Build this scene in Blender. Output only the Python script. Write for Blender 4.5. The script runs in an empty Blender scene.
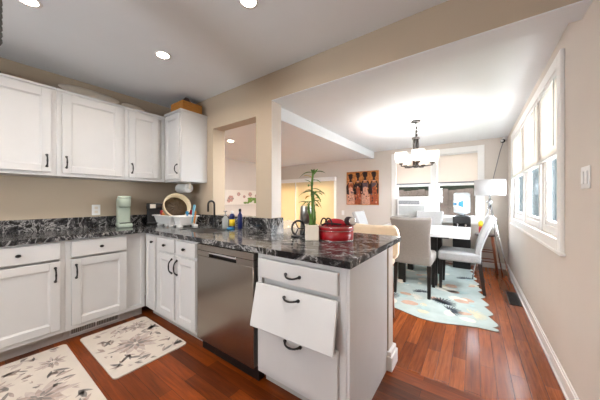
import bpy, bmesh, math, random
from mathutils import Vector, Matrix
random.seed(7)
C = bpy.context.scene.collection
PI = math.pi
# ------------------------------------------------------------------ camera, world, exposure
TH = math.radians(35.6)
CAMH = 1.215
cd = bpy.data.cameras.new('camera'); cam = bpy.data.objects.new('camera', cd); C.objects.link(cam)
cam.location = (0, 0, CAMH); cam.rotation_euler = (PI/2, 0, TH)
cd.sensor_width = 36; cd.lens = 36*243/600; cd.clip_start = .05
bpy.context.scene.camera = cam
vs = bpy.context.scene.view_settings
vs.view_transform = 'Standard'; vs.look = 'None'; vs.gamma = 1; vs.use_curve_mapping = False
vs.exposure = 0.12
W = bpy.data.worlds.new('sky'); bpy.context.scene.world = W; W.use_nodes = True
bg = W.node_tree.nodes['Background']; bg.inputs[0].default_value = (.86, .93, 1, 1); bg.inputs[1].default_value = 36.0
DOWN_W = 5.2        # watts of each recessed kitchen downlight
def portal(loc, rot, sx, sy):
    l = bpy.data.lights.new('window_portal', 'AREA'); l.shape = 'RECTANGLE'; l.size = sx; l.size_y = sy
    l.cycles.is_portal = True
    o = bpy.data.objects.new('window_portal', l); C.objects.link(o); o.location = loc; o.rotation_euler = rot
portal((-.67, 5.72, 1.5), (-PI/2, 0, 0), 1.7, 1.5)
portal((.66, 3.6, 1.53), (0, PI/2, 0), 1.4, 2.7)
portal((-3.8, 5.72, .95), (-PI/2, 0, 0), 1.9, 1.8)
portal((-1.5, -2.14, 1.5), (PI/2, 0, 0), 1.4, 1.2)

# ------------------------------------------------------------------ materials
def lin(c):
    return tuple(((v/12.92) if v <= .04045 else ((v+.055)/1.055)**2.4) for v in c)
def rgb(h):
    return lin(tuple(int(h[i:i+2], 16)/255 for i in (0, 2, 4)))
def nt(name):
    m = bpy.data.materials.new(name); m.use_nodes = True
    t = m.node_tree; return m, t, t.nodes['Principled BSDF']
def N(t, kind, **kw):
    n = t.nodes.new(kind)
    for k, v in kw.items():
        if k in n.inputs: n.inputs[k].default_value = v
        else: setattr(n, k, v)
    return n
def coords(t, scale=(1, 1, 1), rot=(0, 0, 0), kind='Object'):
    tc = N(t, 'ShaderNodeTexCoord'); mp = N(t, 'ShaderNodeMapping')
    mp.inputs['Scale'].default_value = scale; mp.inputs['Rotation'].default_value = rot
    t.links.new(tc.outputs[kind], mp.inputs[0]); return mp.outputs[0]
def mat(name, hexc, rough=.5, metal=0, var=.06, scale=18, bump=0, stretch=(1, 1, 1), spec=.5, coat=0):
    m, t, b = nt(name); c = rgb(hexc)
    v = coords(t, stretch); n = N(t, 'ShaderNodeTexNoise', Scale=scale, Detail=4.0)
    t.links.new(v, n.inputs['Vector'])
    r = N(t, 'ShaderNodeValToRGB')
    r.color_ramp.elements[0].position = .3; r.color_ramp.elements[1].position = .7
    r.color_ramp.elements[0].color = tuple(x*(1-var) for x in c)+(1,)
    r.color_ramp.elements[1].color = tuple(min(1, x*(1+var)) for x in c)+(1,)
    t.links.new(n.outputs[0], r.inputs[0]); t.links.new(r.outputs[0], b.inputs['Base Color'])
    b.inputs['Roughness'].default_value = rough; b.inputs['Metallic'].default_value = metal
    b.inputs['Specular IOR Level'].default_value = spec; b.inputs['Coat Weight'].default_value = coat
    if bump:
        bp = N(t, 'ShaderNodeBump', Strength=bump, Distance=.01)
        t.links.new(n.outputs[0], bp.inputs['Height']); t.links.new(bp.outputs[0], b.inputs['Normal'])
    return m
def translucent(name, hexc, fac=.5, rough=.6, trans=0.0):
    m, t, b = nt(name); c = rgb(hexc)+(1,)
    v = coords(t); n = N(t, 'ShaderNodeTexNoise', Scale=60.0); t.links.new(v, n.inputs['Vector'])
    b.inputs['Base Color'].default_value = c; b.inputs['Roughness'].default_value = rough
    bp = N(t, 'ShaderNodeBump', Strength=.1, Distance=.002); t.links.new(n.outputs[0], bp.inputs['Height']); t.links.new(bp.outputs[0], b.inputs['Normal'])
    tr = N(t, 'ShaderNodeBsdfTranslucent'); tr.inputs[0].default_value = c
    mx = N(t, 'ShaderNodeMixShader'); mx.inputs[0].default_value = fac
    t.links.new(b.outputs[0], mx.inputs[1]); t.links.new(tr.outputs[0], mx.inputs[2])
    out = t.nodes['Material Output']; t.links.new(mx.outputs[0], out.inputs[0])
    return m
def clear(name, tint='ffffff', gloss=.1, rough=0.0, milk=0.0):
    m, t, b = nt(name); c = rgb(tint)+(1,)
    tr = N(t, 'ShaderNodeBsdfTransparent'); tr.inputs[0].default_value = c
    b.inputs['Base Color'].default_value = c; b.inputs['Roughness'].default_value = rough+.02
    g = N(t, 'ShaderNodeBsdfGlossy'); g.inputs['Roughness'].default_value = rough
    lw = N(t, 'ShaderNodeLayerWeight', Blend=.5); pw = N(t, 'ShaderNodeMath', operation='POWER'); pw.inputs[1].default_value = 4.0
    t.links.new(lw.outputs['Facing'], pw.inputs[0]); fr = N(t, 'ShaderNodeMath', operation='MULTIPLY_ADD'); fr.inputs[1].default_value = gloss*4; fr.inputs[2].default_value = .02; t.links.new(pw.outputs[0], fr.inputs[0])
    mx = N(t, 'ShaderNodeMixShader'); t.links.new(fr.outputs[0], mx.inputs[0])
    t.links.new(tr.outputs[0], mx.inputs[1]); t.links.new(g.outputs[0], mx.inputs[2])
    m2 = N(t, 'ShaderNodeMixShader'); m2.inputs[0].default_value = milk
    t.links.new(mx.outputs[0], m2.inputs[1]); t.links.new(b.outputs[0], m2.inputs[2])
    t.links.new(m2.outputs[0], t.nodes['Material Output'].inputs[0]); return m
def emit(name, col, s):
    m, t, b = nt(name); b.inputs['Base Color'].default_value = col+(1,)
    b.inputs['Emission Color'].default_value = col+(1,); b.inputs['Emission Strength'].default_value = s
    return m
def granite():
    m, t, b = nt('black_granite'); v = coords(t, (1, 1.5, 1), (0, 0, .5))
    n1 = N(t, 'ShaderNodeTexNoise', Scale=3.5, Detail=9.0, Roughness=.62, Distortion=2.2); t.links.new(v, n1.inputs['Vector'])
    r1 = N(t, 'ShaderNodeValToRGB'); e = r1.color_ramp.elements
    e[0].position = .40; e[0].color = (.010, .010, .012, 1); e[1].position = .47; e[1].color = (.035, .034, .036, 1)
    for p, c in ((.503, .13), (.520, .42), (.538, .08), (.575, .014)):
        x = e.new(p); x.color = (c, c*.97, c*.95, 1)
    t.links.new(n1.outputs[0], r1.inputs[0])
    n2 = N(t, 'ShaderNodeTexNoise', Scale=38.0, Detail=5.0, Roughness=.7, Distortion=.6); t.links.new(v, n2.inputs['Vector'])
    r2 = N(t, 'ShaderNodeValToRGB'); e = r2.color_ramp.elements
    e[0].position = .56; e[0].color = (0, 0, 0, 1); e[1].position = .74; e[1].color = (.30, .29, .28, 1)
    t.links.new(n2.outputs[0], r2.inputs[0])
    mx = N(t, 'ShaderNodeMixRGB', blend_type='ADD'); mx.inputs[0].default_value = 1
    t.links.new(r1.outputs[0], mx.inputs[1]); t.links.new(r2.outputs[0], mx.inputs[2])
    t.links.new(mx.outputs[0], b.inputs['Base Color']); b.inputs['Roughness'].default_value = .13
    return m
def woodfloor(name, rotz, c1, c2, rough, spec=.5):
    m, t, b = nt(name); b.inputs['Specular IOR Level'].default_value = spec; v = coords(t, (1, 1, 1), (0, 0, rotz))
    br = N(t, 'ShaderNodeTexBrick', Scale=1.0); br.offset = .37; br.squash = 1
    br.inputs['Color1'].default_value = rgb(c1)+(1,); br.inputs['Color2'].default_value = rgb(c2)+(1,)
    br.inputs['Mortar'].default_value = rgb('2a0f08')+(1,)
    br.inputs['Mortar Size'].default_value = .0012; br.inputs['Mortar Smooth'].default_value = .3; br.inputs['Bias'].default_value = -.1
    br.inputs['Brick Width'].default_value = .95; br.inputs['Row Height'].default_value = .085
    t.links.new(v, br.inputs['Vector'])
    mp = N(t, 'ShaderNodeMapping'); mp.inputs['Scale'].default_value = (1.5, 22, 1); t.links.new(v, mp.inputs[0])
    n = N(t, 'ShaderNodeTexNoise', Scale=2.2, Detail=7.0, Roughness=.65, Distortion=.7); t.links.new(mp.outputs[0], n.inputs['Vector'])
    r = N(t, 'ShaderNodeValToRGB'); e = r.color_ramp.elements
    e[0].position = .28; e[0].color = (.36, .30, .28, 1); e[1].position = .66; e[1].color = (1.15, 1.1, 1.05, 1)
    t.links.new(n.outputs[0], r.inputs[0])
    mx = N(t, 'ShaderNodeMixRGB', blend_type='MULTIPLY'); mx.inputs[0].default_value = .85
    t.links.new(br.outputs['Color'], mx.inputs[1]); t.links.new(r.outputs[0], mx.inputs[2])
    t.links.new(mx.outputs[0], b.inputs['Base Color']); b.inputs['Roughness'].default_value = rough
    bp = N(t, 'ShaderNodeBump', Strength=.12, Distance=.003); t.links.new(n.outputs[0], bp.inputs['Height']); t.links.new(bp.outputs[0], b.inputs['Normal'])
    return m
def brushed(name, hexc, rough=.3, vert=False):
    m, t, b = nt(name); v = coords(t, (260, 260, 2) if vert else (2, 260, 260))
    n = N(t, 'ShaderNodeTexNoise', Scale=1.0, Detail=3.0); t.links.new(v, n.inputs['Vector'])
    b.inputs['Base Color'].default_value = rgb(hexc)+(1,); b.inputs['Metallic'].default_value = 1
    mr = N(t, 'ShaderNodeMapRange'); mr.inputs[3].default_value = rough-.015; mr.inputs[4].default_value = rough+.02
    t.links.new(n.outputs[0], mr.inputs[0]); t.links.new(mr.outputs[0], b.inputs['Roughness']); return m
M = dict(
 kwall=mat('tan_wall_paint_warm_lit', 'baaa95', .85, var=.015, scale=3), wall=mat('tan_wall_paint', 'd7cec5', .85, var=.015, scale=3), trim=mat('white_trim_paint', 'f3f1ee', .4, var=.01),  # kwall repeats wall with the kitchen's warm, dimmer light put into its colour
 ceil=mat('white_ceiling_paint', 'e4e7ea', .95, var=.01, scale=4), cab=mat('white_cabinet_paint', 'cfcecd', .42, var=.015, scale=6),
 toe=mat('grey_toe_kick', 'b7b3ae', .5, var=.03), black=mat('black_metal', '121112', .38, var=.1), bronze=mat('dark_bronze_metal', '1c1715', .35, metal=.6),
 granite=granite(), steel=brushed('brushed_stainless', 'a09a93', .25, True), nickel=brushed('dark_brushed_nickel', '524e4b', .34), steelh=brushed('brushed_nickel', 'b9b6b2', .3), chrome=mat('polished_chrome', 'd8d8da', .12, metal=1, var=.02),
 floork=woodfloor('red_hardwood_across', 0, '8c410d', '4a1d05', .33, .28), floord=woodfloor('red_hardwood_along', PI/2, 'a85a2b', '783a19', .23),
 glass=clear('window_glass', gloss=.05), slat=translucent('white_blind_slat', 'efe9e1', .17), shade=translucent('cream_roller_shade', 'e6dcd2', .19),
 vane=translucent('cream_vertical_vane', 'e8d5b0', .26), lampshade=translucent('white_lamp_fabric', 'c0bebe', .12),
 greyfab=mat('grey_upholstery', '948d87', .9, var=.05, scale=60, bump=.25), lightfab=mat('light_grey_upholstery', 'aaa9a8', .9, var=.06, scale=60, bump=.25), blackwood=mat('black_painted_wood', '161312', .4),
 cream=mat('cream_upholstery', 'ecd8bd', .75, var=.03), brown=mat('brown_wood', '8a4f30', .45, var=.2, scale=8, stretch=(1, 1, 12)), redwood=mat('reddish_stool_wood', '7f4220', .4, var=.2, scale=8, stretch=(8, 8, 1)),
 darkseat=mat('dark_stool_seat', '3a2a25', .5), tabletop=mat('white_marble_top', 'dddcdb', .18, var=.03, scale=3), white=mat('white_plastic', 'efeeec', .4, var=.02), offwhite=mat('off_white_ceramic', 'e6dccd', .45, var=.03),
 mint=mat('mint_green_plastic', 'b3bfae', .4, var=.03), mintd=mat('mint_green_lid', 'c3cdbd', .35, var=.03), red=mat('red_tin_paint', '920a16', .3, var=.05), redcl=mat('red_cloth', 'a31222', .8, var=.25, scale=40, bump=.3),
 plaid=mat('dark_plaid_cloth', '2c1a1e', .85, var=.4, scale=50), silver=mat('silver_metal', 'c9c9c9', .25, metal=1), green=mat('plant_leaf_green', '4a7427', .5, var=.25), stalk=mat('bamboo_stalk', '557a2c', .45, var=.2),
 yleaf=mat('yellow_leaf', 'c9a33a', .5, var=.15), woodbox=mat('orange_wood_box', 'b0752f', .5, var=.15, scale=6, stretch=(2, 2, 14)), dark=mat('dark_brown_bowl', '2a2220', .6), wicker=mat('dark_wicker', '3b3937', .8, var=.35, scale=70, bump=.6),
 plate=mat('white_platter', 'ece2d3', .5, var=.03), beige=mat('beige_enamel', 'd8c5a4', .45, var=.05), inner=mat('brown_pan_interior', '54432f', .5, var=.2), blue=mat('blue_plastic', '2f86b4', .4), lblue=mat('light_blue_plastic', '79b7cf', .4), navy=mat('navy_plastic', '18255f', .35),
 yellow=mat('yellow_plastic', 'e3c321', .45), orange=mat('orange_plastic', 'd98a3a', .45), wood=mat('pale_wood', 'c08b4f', .6, var=.15), tomato=mat('red_glossy', 'b3202a', .3, var=.1), acgrey=mat('grey_air_grille', '6c6e73', .6, var=.1), acface=mat('pale_grey_air_panel', 'b9bbb9', .5),
 mat=mat('cream_mat_fabric', 'cfc4b8', .85, var=.05, scale=5), petal=mat('mauve_grey_petals', 'a8968d', .85, var=.2, scale=30), petald=mat('dark_grey_leaves', '857e79', .85, var=.25, scale=30), petall=mat('pale_mauve_petals', 'bbaca4', .85, var=.12, scale=30),
 rug=mat('pale_teal_rug', 'b0bcb8', .95, var=.08, scale=9, bump=.2), rugb=mat('rug_cream_motif', 'd6d2c6', .95, var=.06), rugc=mat('rug_coral_motif', 'c29f8b', .95, var=.1), rugk=mat('rug_charcoal_motif', '3a4048', .95, var=.1), rugt=mat('rug_teal_motif', 'a6bdbd', .95, var=.1), rugy=mat('rug_sand_motif', 'cdc5aa', .95, var=.1), rugedge=mat('rug_brown_edge', '6b5546', .95),
 artbg=mat('painted_ochre_ground', 'b5743c', .7, var=.45, scale=24), artdk=mat('painted_dark_brown', '2a1612', .7, var=.3, scale=30), artrd=mat('painted_rust', '9a4a2a', .7, var=.4, scale=45), artlt=mat('painted_pink_beige', 'c9957e', .7, var=.35, scale=50), artbl=mat('painted_blue_grey', '5c4a50', .7, var=.4, scale=50),
 canvas=mat('white_canvas', 'ebe4da', .8, var=.02), pink=mat('painted_blush_flower', 'c79d92', .8, var=.25, scale=40), leafp=mat('painted_leaf_green', '6f8f3d', .8, var=.25, scale=40),
 lens=emit('downlight_lens', (1, .93, .84), 14), bulb=translucent('glowing_white_glass', 'f6f1ea', .6), bottle=clear('clear_water_bottle', 'eef4f8', milk=.75), film=clear('clear_plastic_film', 'ffffff', milk=.25), frost=clear('frosted_clear_plastic', 'e6eaea', milk=.4),
 fence=mat('weathered_brown_fence', '2b2521', .95, var=.35, scale=3, spec=0), shrub=mat('dark_evergreen', '0c0e0a', .8, var=.3, scale=20, spec=0), lawn=mat('grass', '2c3322', .95, var=.2, spec=0), siding=mat('grey_siding', '232829', .8, var=.05, spec=0), vent=mat('dark_bronze_register', '2b2522', .5), ltgrille=mat('grey_grille_recess', '6f6b67', .6))

# ------------------------------------------------------------------ mesh helpers
class MB:
    def __init__(s): s.bm = bmesh.new(); s.T = Matrix.Identity(4); s.mats = []; s.mi = 0
    def use(s, m):
        if m not in s.mats: s.mats.append(m)
        s.mi = s.mats.index(m); return s
    def _v(s, p): return s.bm.verts.new(s.T @ Vector(p))
    def _f(s, vs, smooth=False):
        try: f = s.bm.faces.new(vs)
        except ValueError: return None
        f.material_index = s.mi; f.smooth = smooth; return f
    def box(s, a, b, bev=0.0, seg=2, M4=None):
        x0, x1 = sorted((a[0], b[0])); y0, y1 = sorted((a[1], b[1])); z0, z1 = sorted((a[2], b[2]))
        P = [(x0,y0,z0),(x1,y0,z0),(x1,y1,z0),(x0,y1,z0),(x0,y0,z1),(x1,y0,z1),(x1,y1,z1),(x0,y1,z1)]
        if M4 is not None: P = [M4 @ Vector(p) for p in P]
        v = [s._v(p) for p in P]
        fs = [s._f([v[i] for i in q]) for q in ((3,2,1,0),(4,5,6,7),(0,1,5,4),(1,2,6,5),(2,3,7,6),(3,0,4,7))]
        if bev:
            es = list({e for f in fs for e in f.edges})
            r = bmesh.ops.bevel(s.bm, geom=es, offset=bev, segments=seg, affect='EDGES', profile=.5, material=s.mi)
            if seg > 1:
                for f in r['faces']: f.smooth = True
        return s
    def prism(s, poly, z0, z1, M4=None, smooth=False):
        f = (lambda p: M4 @ Vector(p)) if M4 is not None else (lambda p: p)
        a = [s._v(f((x, y, z0))) for x, y in poly]; b = [s._v(f((x, y, z1))) for x, y in poly]; n = len(poly)
        s._f(a[::-1]); s._f(b)
        for i in range(n): s._f([a[i], a[(i+1) % n], b[(i+1) % n], b[i]], smooth)
        return s
    def lathe(s, prof, c=(0, 0, 0), seg=24, M4=None, caps=True):
        B = Matrix.Translation(c)
        if M4 is not None: B = B @ M4
        rings = []
        for r, z in prof:
            rings.append([s._v(B @ Vector((r*math.cos(2*PI*k/seg), r*math.sin(2*PI*k/seg), z))) for k in range(seg)])
        for i in range(len(rings)-1):
            for k in range(seg):
                s._f([rings[i][k], rings[i][(k+1) % seg], rings[i+1][(k+1) % seg], rings[i+1][k]], True)
        if caps:
            s._f(rings[0][::-1]); s._f(rings[-1])
        return s
    def tube(s, pts, r, seg=8, caps=True):
        pts = [Vector(p) for p in pts]; rs = r if isinstance(r, (list, tuple)) else [r]*len(pts)
        rings = []; ref = None
        for i, p in enumerate(pts):
            d = (pts[min(i+1, len(pts)-1)]-pts[max(i-1, 0)]).normalized()
            if ref is None:
                ref = Vector((0, 0, 1)) if abs(d.z) < .9 else Vector((1, 0, 0))
            u = d.cross(ref).normalized(); w = u.cross(d).normalized(); ref = w
            rings.append([s._v(p+(u*math.cos(2*PI*k/seg)+w*math.sin(2*PI*k/seg))*rs[i]) for k in range(seg)])
        for i in range(len(rings)-1):
            for k in range(seg):
                s._f([rings[i][k], rings[i][(k+1) % seg], rings[i+1][(k+1) % seg], rings[i+1][k]], True)
        if caps: s._f(rings[0][::-1]); s._f(rings[-1])
        return s
    def ball(s, c, r, seg=16, n=9):
        rx, ry, rz = r if isinstance(r, (list, tuple)) else (r, r, r)
        T0 = s.T; s.T = T0 @ Matrix.Translation(c) @ Matrix.Diagonal((rx, ry, rz, 1))
        s.lathe([(max(.02, math.sin(PI*i/n)), -math.cos(PI*i/n)) for i in range(n+1)], seg=seg); s.T = T0
        return s
    def grid(s, fn, nu, nv, thick=0.0, smooth=True):
        vs = [[s._v(fn(i/nu, j/nv)) for i in range(nu+1)] for j in range(nv+1)]
        fs = [s._f([vs[j][i], vs[j][i+1], vs[j+1][i+1], vs[j+1][i]], smooth) for j in range(nv) for i in range(nu)]
        if thick:
            for f in fs: f.normal_update()
            bmesh.ops.solidify(s.bm, geom=fs, thickness=thick)
        return s
    def build(s, name, m=None, parent=None):
        if m is not None and not s.mats: s.mats = [m]
        bmesh.ops.recalc_face_normals(s.bm, faces=s.bm.faces[:])
        me = bpy.data.meshes.new(name)
        off = Vector((0, 0, 0)); p = parent
        while p is not None: off += Vector(p.location); p = p.parent
        if parent is None and s.bm.verts:      # origin at the base of the thing
            xs = [v.co for v in s.bm.verts]
            off = Vector(((min(v.x for v in xs)+max(v.x for v in xs))/2, (min(v.y for v in xs)+max(v.y for v in xs))/2, min(v.z for v in xs)))
        bmesh.ops.translate(s.bm, verts=s.bm.verts[:], vec=-off)
        s.bm.to_mesh(me); s.bm.free()
        for q in s.mats: me.materials.append(q)
        o = bpy.data.objects.new(name, me); C.objects.link(o)
        if parent is None: o.location = off
        else: o.parent = parent
        return o
def tag(o, label, cat, group=None):
    o['label'] = label; o['category'] = cat
    if group: o['group'] = group
    return o
def thing(name, label, cat, loc=(0, 0, 0), group=None):
    o = bpy.data.objects.new(name, None); C.objects.link(o); o.location = loc; o.empty_display_size = .1
    return tag(o, label, cat, group)
def struct(name, mb, m=None, parent=None):
    o = mb.build(name, m, parent)
    if parent is None: o['kind'] = 'structure'
    return o
def dup(root, loc, rotz, label):
    r = root.copy(); C.objects.link(r); r.location = loc; r.rotation_euler = (0, 0, rotz); r['label'] = label
    for ch in list(root.children):
        c = ch.copy(); C.objects.link(c); c.parent = r
        for g in ch.children:
            d = g.copy(); C.objects.link(d); d.parent = c
    return r
def box(a, b, bev=0.0): return MB().box(a, b, bev)

# ------------------------------------------------------------------ the setting
XL, XR, YP, YB, YF, XV = -3.41, .48, 1.80, 5.55, -2.0, -4.78
ZK, ZD, ZV = 2.48, 2.32, 2.20
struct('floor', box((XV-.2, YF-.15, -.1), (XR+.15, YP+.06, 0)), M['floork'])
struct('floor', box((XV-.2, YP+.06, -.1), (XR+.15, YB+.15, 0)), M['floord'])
struct('ceiling', box((XL-.12, YF-.15, ZK), (XR+.15, YP+.15, ZK+.1)), M['ceil'])
struct('ceiling', box((-1.87, YP+.18, ZD), (XR+.15, YB+.15, ZD+.1)), M['ceil'])
struct('ceiling', box((XV-.15, YP+.15, ZV), (-1.95, YB+.15, ZV+.1)), M['ceil'])
struct('wall_left', box((XL-.12, YF-.15, 0), (XL, YP, ZK)), M['kwall'])
struct('wall_living', box((XV-.15, YP, 0), (XV, YB+.15, ZV)), M['wall'])
w = MB()      # wall between kitchen and living room, with its pass-through, post, knee wall and header
PD = YP+.145
w.box((XV, YP, 0), (-2.60, PD+.03, ZK)); w.box((-2.60, YP, 0), (-1.855, PD, 1.0)); w.box((-2.60, YP, 2.09), (-1.855, PD, ZK))
w.box((-1.855, YP, 0), (-1.64, PD, ZK)); w.box((-1.64, YP, 2.21), (XR, PD+.03, ZK)); w.box((-1.64, YP-.02, 0), (-.50, YP+.09, .874))
struct('wall_partition', w, M['kwall'])
struct('post_lit_side', box((-1.64, YP+.004, 1.036), (-1.634, PD, 2.204)), M['wall'])  # thin lighter sheet: dining light on the post's side put into its colour
w = MB(); w.box((-1.64, YP+.004, 2.204), (XR, PD+.03, 2.21)); w.box((-1.87, PD+.03, 2.204), (XR, PD+.036, ZD))
struct('trim_1', w, M['ceil'])
struct('trim_2', box((-.50, YP-.015, .136), (-.496, YP+.09, .874)), M['wall'])
struct('ceiling_beam', box((-1.95, PD+.04, 2.165), (-1.87, YB, ZD+.1)), M['ceil'])
def pierced(name, axis, p0, p1, a0, a1, z0, z1, holes):
    w = MB(); cuts = sorted(holes)
    def bx(u0, u1, q0, q1):
        if u1-u0 < 1e-4 or q1-q0 < 1e-4: return
        w.box((u0, p0, q0), (u1, p1, q1)) if axis == 'x' else w.box((p0, u0, q0), (p1, u1, q1))
    a = a0
    for h0, h1, hz0, hz1 in cuts:
        bx(a, h0, z0, z1); bx(h0, h1, z0, hz0); bx(h0, h1, hz1, z1); a = h1
    bx(a, a1, z0, z1)
    return struct(name, w, M['wall'])
pierced('wall_right', 'y', XR, XR+.05, YF-.15, YB+.15, 0, ZK+.1, [(2.37, 4.83, .95, 2.12)])
pierced('wall_back', 'x', YB, YB+.15, XV, XR, 0, ZK+.1, [(-4.70, -2.90, .02, 1.70), (-1.39, .07, .87, 2.13)])
pierced('wall_front', 'x', YF-.15, YF, XL, XR, 0, ZK, [(-1.8, -1.2, 1.1, 1.8)])  # opening for the added fill window
b = MB(); b.box((XR-.014, YF, 0), (XR, YB, .085)); b.box((XR-.008, YF, .085), (XR, YB, .10)); b.box((XR-.026, YF, 0), (XR-.014, YB, .018), .004, 1)
struct('baseboard_right', b, M['trim'])
b = MB(); b.box((-2.80, YB-.014, 0), (XR-.03, YB, .085)); b.box((-2.80, YB-.008, .085), (XR-.03, YB, .10)); b.box((-2.80, YB-.026, 0), (XR-.03, YB-.014, .018))
struct('baseboard_back', b, M['trim'])
b = MB(); b.box((-.525, YP-.035, 0), (-.468, YP+.125, .10), .004, 1); b.box((-.525, YP-.028, .10), (-.477, YP+.115, .135), .006, 2)
struct('baseboard_knee', b, M['trim'])

# back window: two double-hung units in one casing
def fr(mb, f, a0, a1, z0, z1, wd, d0, d1, bev=.004):   # rectangular ring of boxes through mapping f(a, depth, z)
    for p, q in (((a0, d0, z0), (a0+wd, d1, z1)), ((a1-wd, d0, z0), (a1, d1, z1)), ((a0+wd, d0, z0), (a1-wd, d1, z0+wd)), ((a0+wd, d0, z1-wd), (a1-wd, d1, z1))):
        mb.box(f(*p), f(*q), bev, 1)
    return mb
fb = lambda a, d, z: (a, YB-d, z)              # d towards the room
frt = lambda a, d, z: (XR-d, a, z)
flt = lambda a, d, z: (XL+d, a, z)
wb = fr(MB(), fb, -1.48, .155, .78, 2.22, .10, 0, .022)
wb.box(fb(-.71, 0, .88), fb(-.60, .022, 2.12)); wb.box(fb(-1.50, 0, .765), fb(.175, .05, .80), .004, 1)
w1 = struct('window_1', wb, M['trim'])
for a0, a1 in ((-1.39, -.705), (-.605, .07)):
    s = fr(MB(), fb, a0, a1, 1.50, 2.13, .04, -.10, -.06); struct('sash', s, M['trim'], w1)
    struct('pane', box(fb(a0+.04, -.085, 1.54), fb(a1-.04, -.08, 2.09)), M['glass'], w1)
    s = fr(MB(), fb, a0, a1, .87 if a0 > -1 else 1.24, 1.54, .045, -.055, -.015); struct('sash', s, M['trim'], w1)
    struct('pane', box(fb(a0+.045, -.038, .915 if a0 > -1 else 1.285), fb(a1-.045, -.033, 1.495)), M['glass'], w1)
for a0, a1, lb in ((-1.385, -.71, 'cream roller shade above the window air conditioner'), (-.60, .065, 'cream roller shade above the water bottle')):
    t = thing('roller_shade', lb, 'window shade', ((a0+a1)/2, YB, 1.56), 'roller shades on the back windows')
    box(fb(a0+.005, .012-.02, 1.565), fb(a1-.005, .012-.017, 2.12)).build('shade_fabric', M['shade'], t)
    box(fb(a0+.005, -.014, 1.545), fb(a1-.005, .002, 1.568), .003).build('bottom_rail', M['acgrey'], t)
    MB().tube([fb(a0+.005, -.012, 2.105), fb(a1-.005, -.012, 2.105)], .018, 10).build('roller', M['white'], t)
# right window: three units under mini blinds
wb = fr(MB(), frt, 2.285, 4.91, .862, 2.205, .085, 0, .022)
U = ((2.37, 2.97), (3.04, 3.84), (3.91, 4.83))
wb.box(frt(2.97, -.05, .95), frt(3.04, .004, 2.12)); wb.box(frt(3.84, -.05, .95), frt(3.91, .004, 2.12)); wb.box(frt(2.26, 0, .85), frt(4.935, .03, .872), .004, 1)
w2 = struct('window_2', wb, M['trim'])
for i, (a0, a1) in enumerate(U):
    struct('sash', fr(MB(), frt, a0, a1, .95, 2.12, .06, -.048, -.012), M['trim'], w2)
    s = fr(MB(), frt, a0+.06, a1-.06, 1.01, 1.575, .035, -.046, -.02); struct('sash', s, M['trim'], w2)
    struct('pane', box(frt(a0+.075, -.044, 1.03), frt(a1-.075, -.041, 2.07)), M['glass'], w2)
    t = thing('mini_blind', 'white slatted mini blind half lowered over the '+('nearest of the three right wall windows', 'middle of the three right wall windows', 'farthest right wall window by the corner')[i], 'window blind', (XR, (a0+a1)/2, 1.52), 'mini blinds on the right wall')
    s = MB(); z = 1.565
    while z < 2.08:
        T = Matrix.Translation(frt(0, .006, z)) @ Matrix.Rotation(math.radians(52), 4, 'Y')
        s.box((-.0125, a0-.02, -.0006), (.0125, a1+.02, .0006), M4=T); z += .0205
    s.build('slats', M['slat'], t)
    box(frt(a0-.02, -.008, 2.075), frt(a1+.02, .02, 2.11), .003).build('head_rail', M['white'], t)
    box(frt(a0-.02, -.006, 1.535), frt(a1+.02, .018, 1.552), .003).build('bottom_rail', M['white'], t)
    MB().tube([frt(a0+.08, .021, 2.08), frt(a0+.08, .022, 1.60)], .004, 6).build('tilt_wand', M['white'], t)
# patio door with vertical vanes
wb = fr(MB(), fb, -4.78+.02, -2.84, .0, 1.72, .06, 0, .02); struct('door_1', wb, M['trim'])
d1 = bpy.data.objects['door_1']
for a0, a1 in ((-4.70, -3.78), (-3.82, -2.90)):
    struct('sash', fr(MB(), fb, a0, a1, .02, 1.70, .05, -.09 if a0 < -4 else -.045, -.05 if a0 < -4 else -.01), M['trim'], d1)
    q = -.07 if a0 < -4 else -.03
    struct('pane', box(fb(a0+.05, q, .07), fb(a1-.05, q+.005, 1.65)), M['glass'], d1)
t = thing('vertical_blind', 'cream vertical blind glowing over the patio door', 'window blind', (-3.8, YB, .05))
box(fb(-4.77, .03, 1.70), fb(-2.82, .13, 1.80), .004).build('valance', M['trim'], t)
for k in range(22):
    a = -4.70+k*.083
    T = Matrix.Translation(fb(a+.04, .075, 0)) @ Matrix.Rotation(math.radians(22), 4, 'Z')
    MB().box((-.044, -.001, .05), (.044, .001, 1.715), M4=T).build('vane', M['vane'], t)
MB().tube([fb(-4.02, .145, .5), fb(-4.02, .145, 1.70)], .014, 8).build('draw_wand', M['white'], t)
# unseen window behind the camera, added for fill daylight
struct('fill_window', fr(MB(), lambda a, d, z: (a, YF+d, z), -1.88, -1.12, 1.02, 1.88, .08, 0, .02), M['trim'])
# outside
struct('lawn', box((-12, YB+.3, -.35), (9, 34, -.3)), M['lawn'])
struct('lawn', box((XR+.3, -6, -.36), (9, YB+.3, -.301)), M['lawn'])
f = MB()
for k in range(33):
    x = -6+k*.2; f.box((x, 8.2, -.3), (x+.19, 8.225, 1.5+.02*(k % 3)))
f.box((-6, 8.225, .2), (.6, 8.27, .3)); f.box((-6, 8.225, 1.1), (.6, 8.27, 1.2))
tag(f.build('wooden_fence', M['fence']), 'brown wooden board fence seen through the back windows', 'fence')

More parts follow.
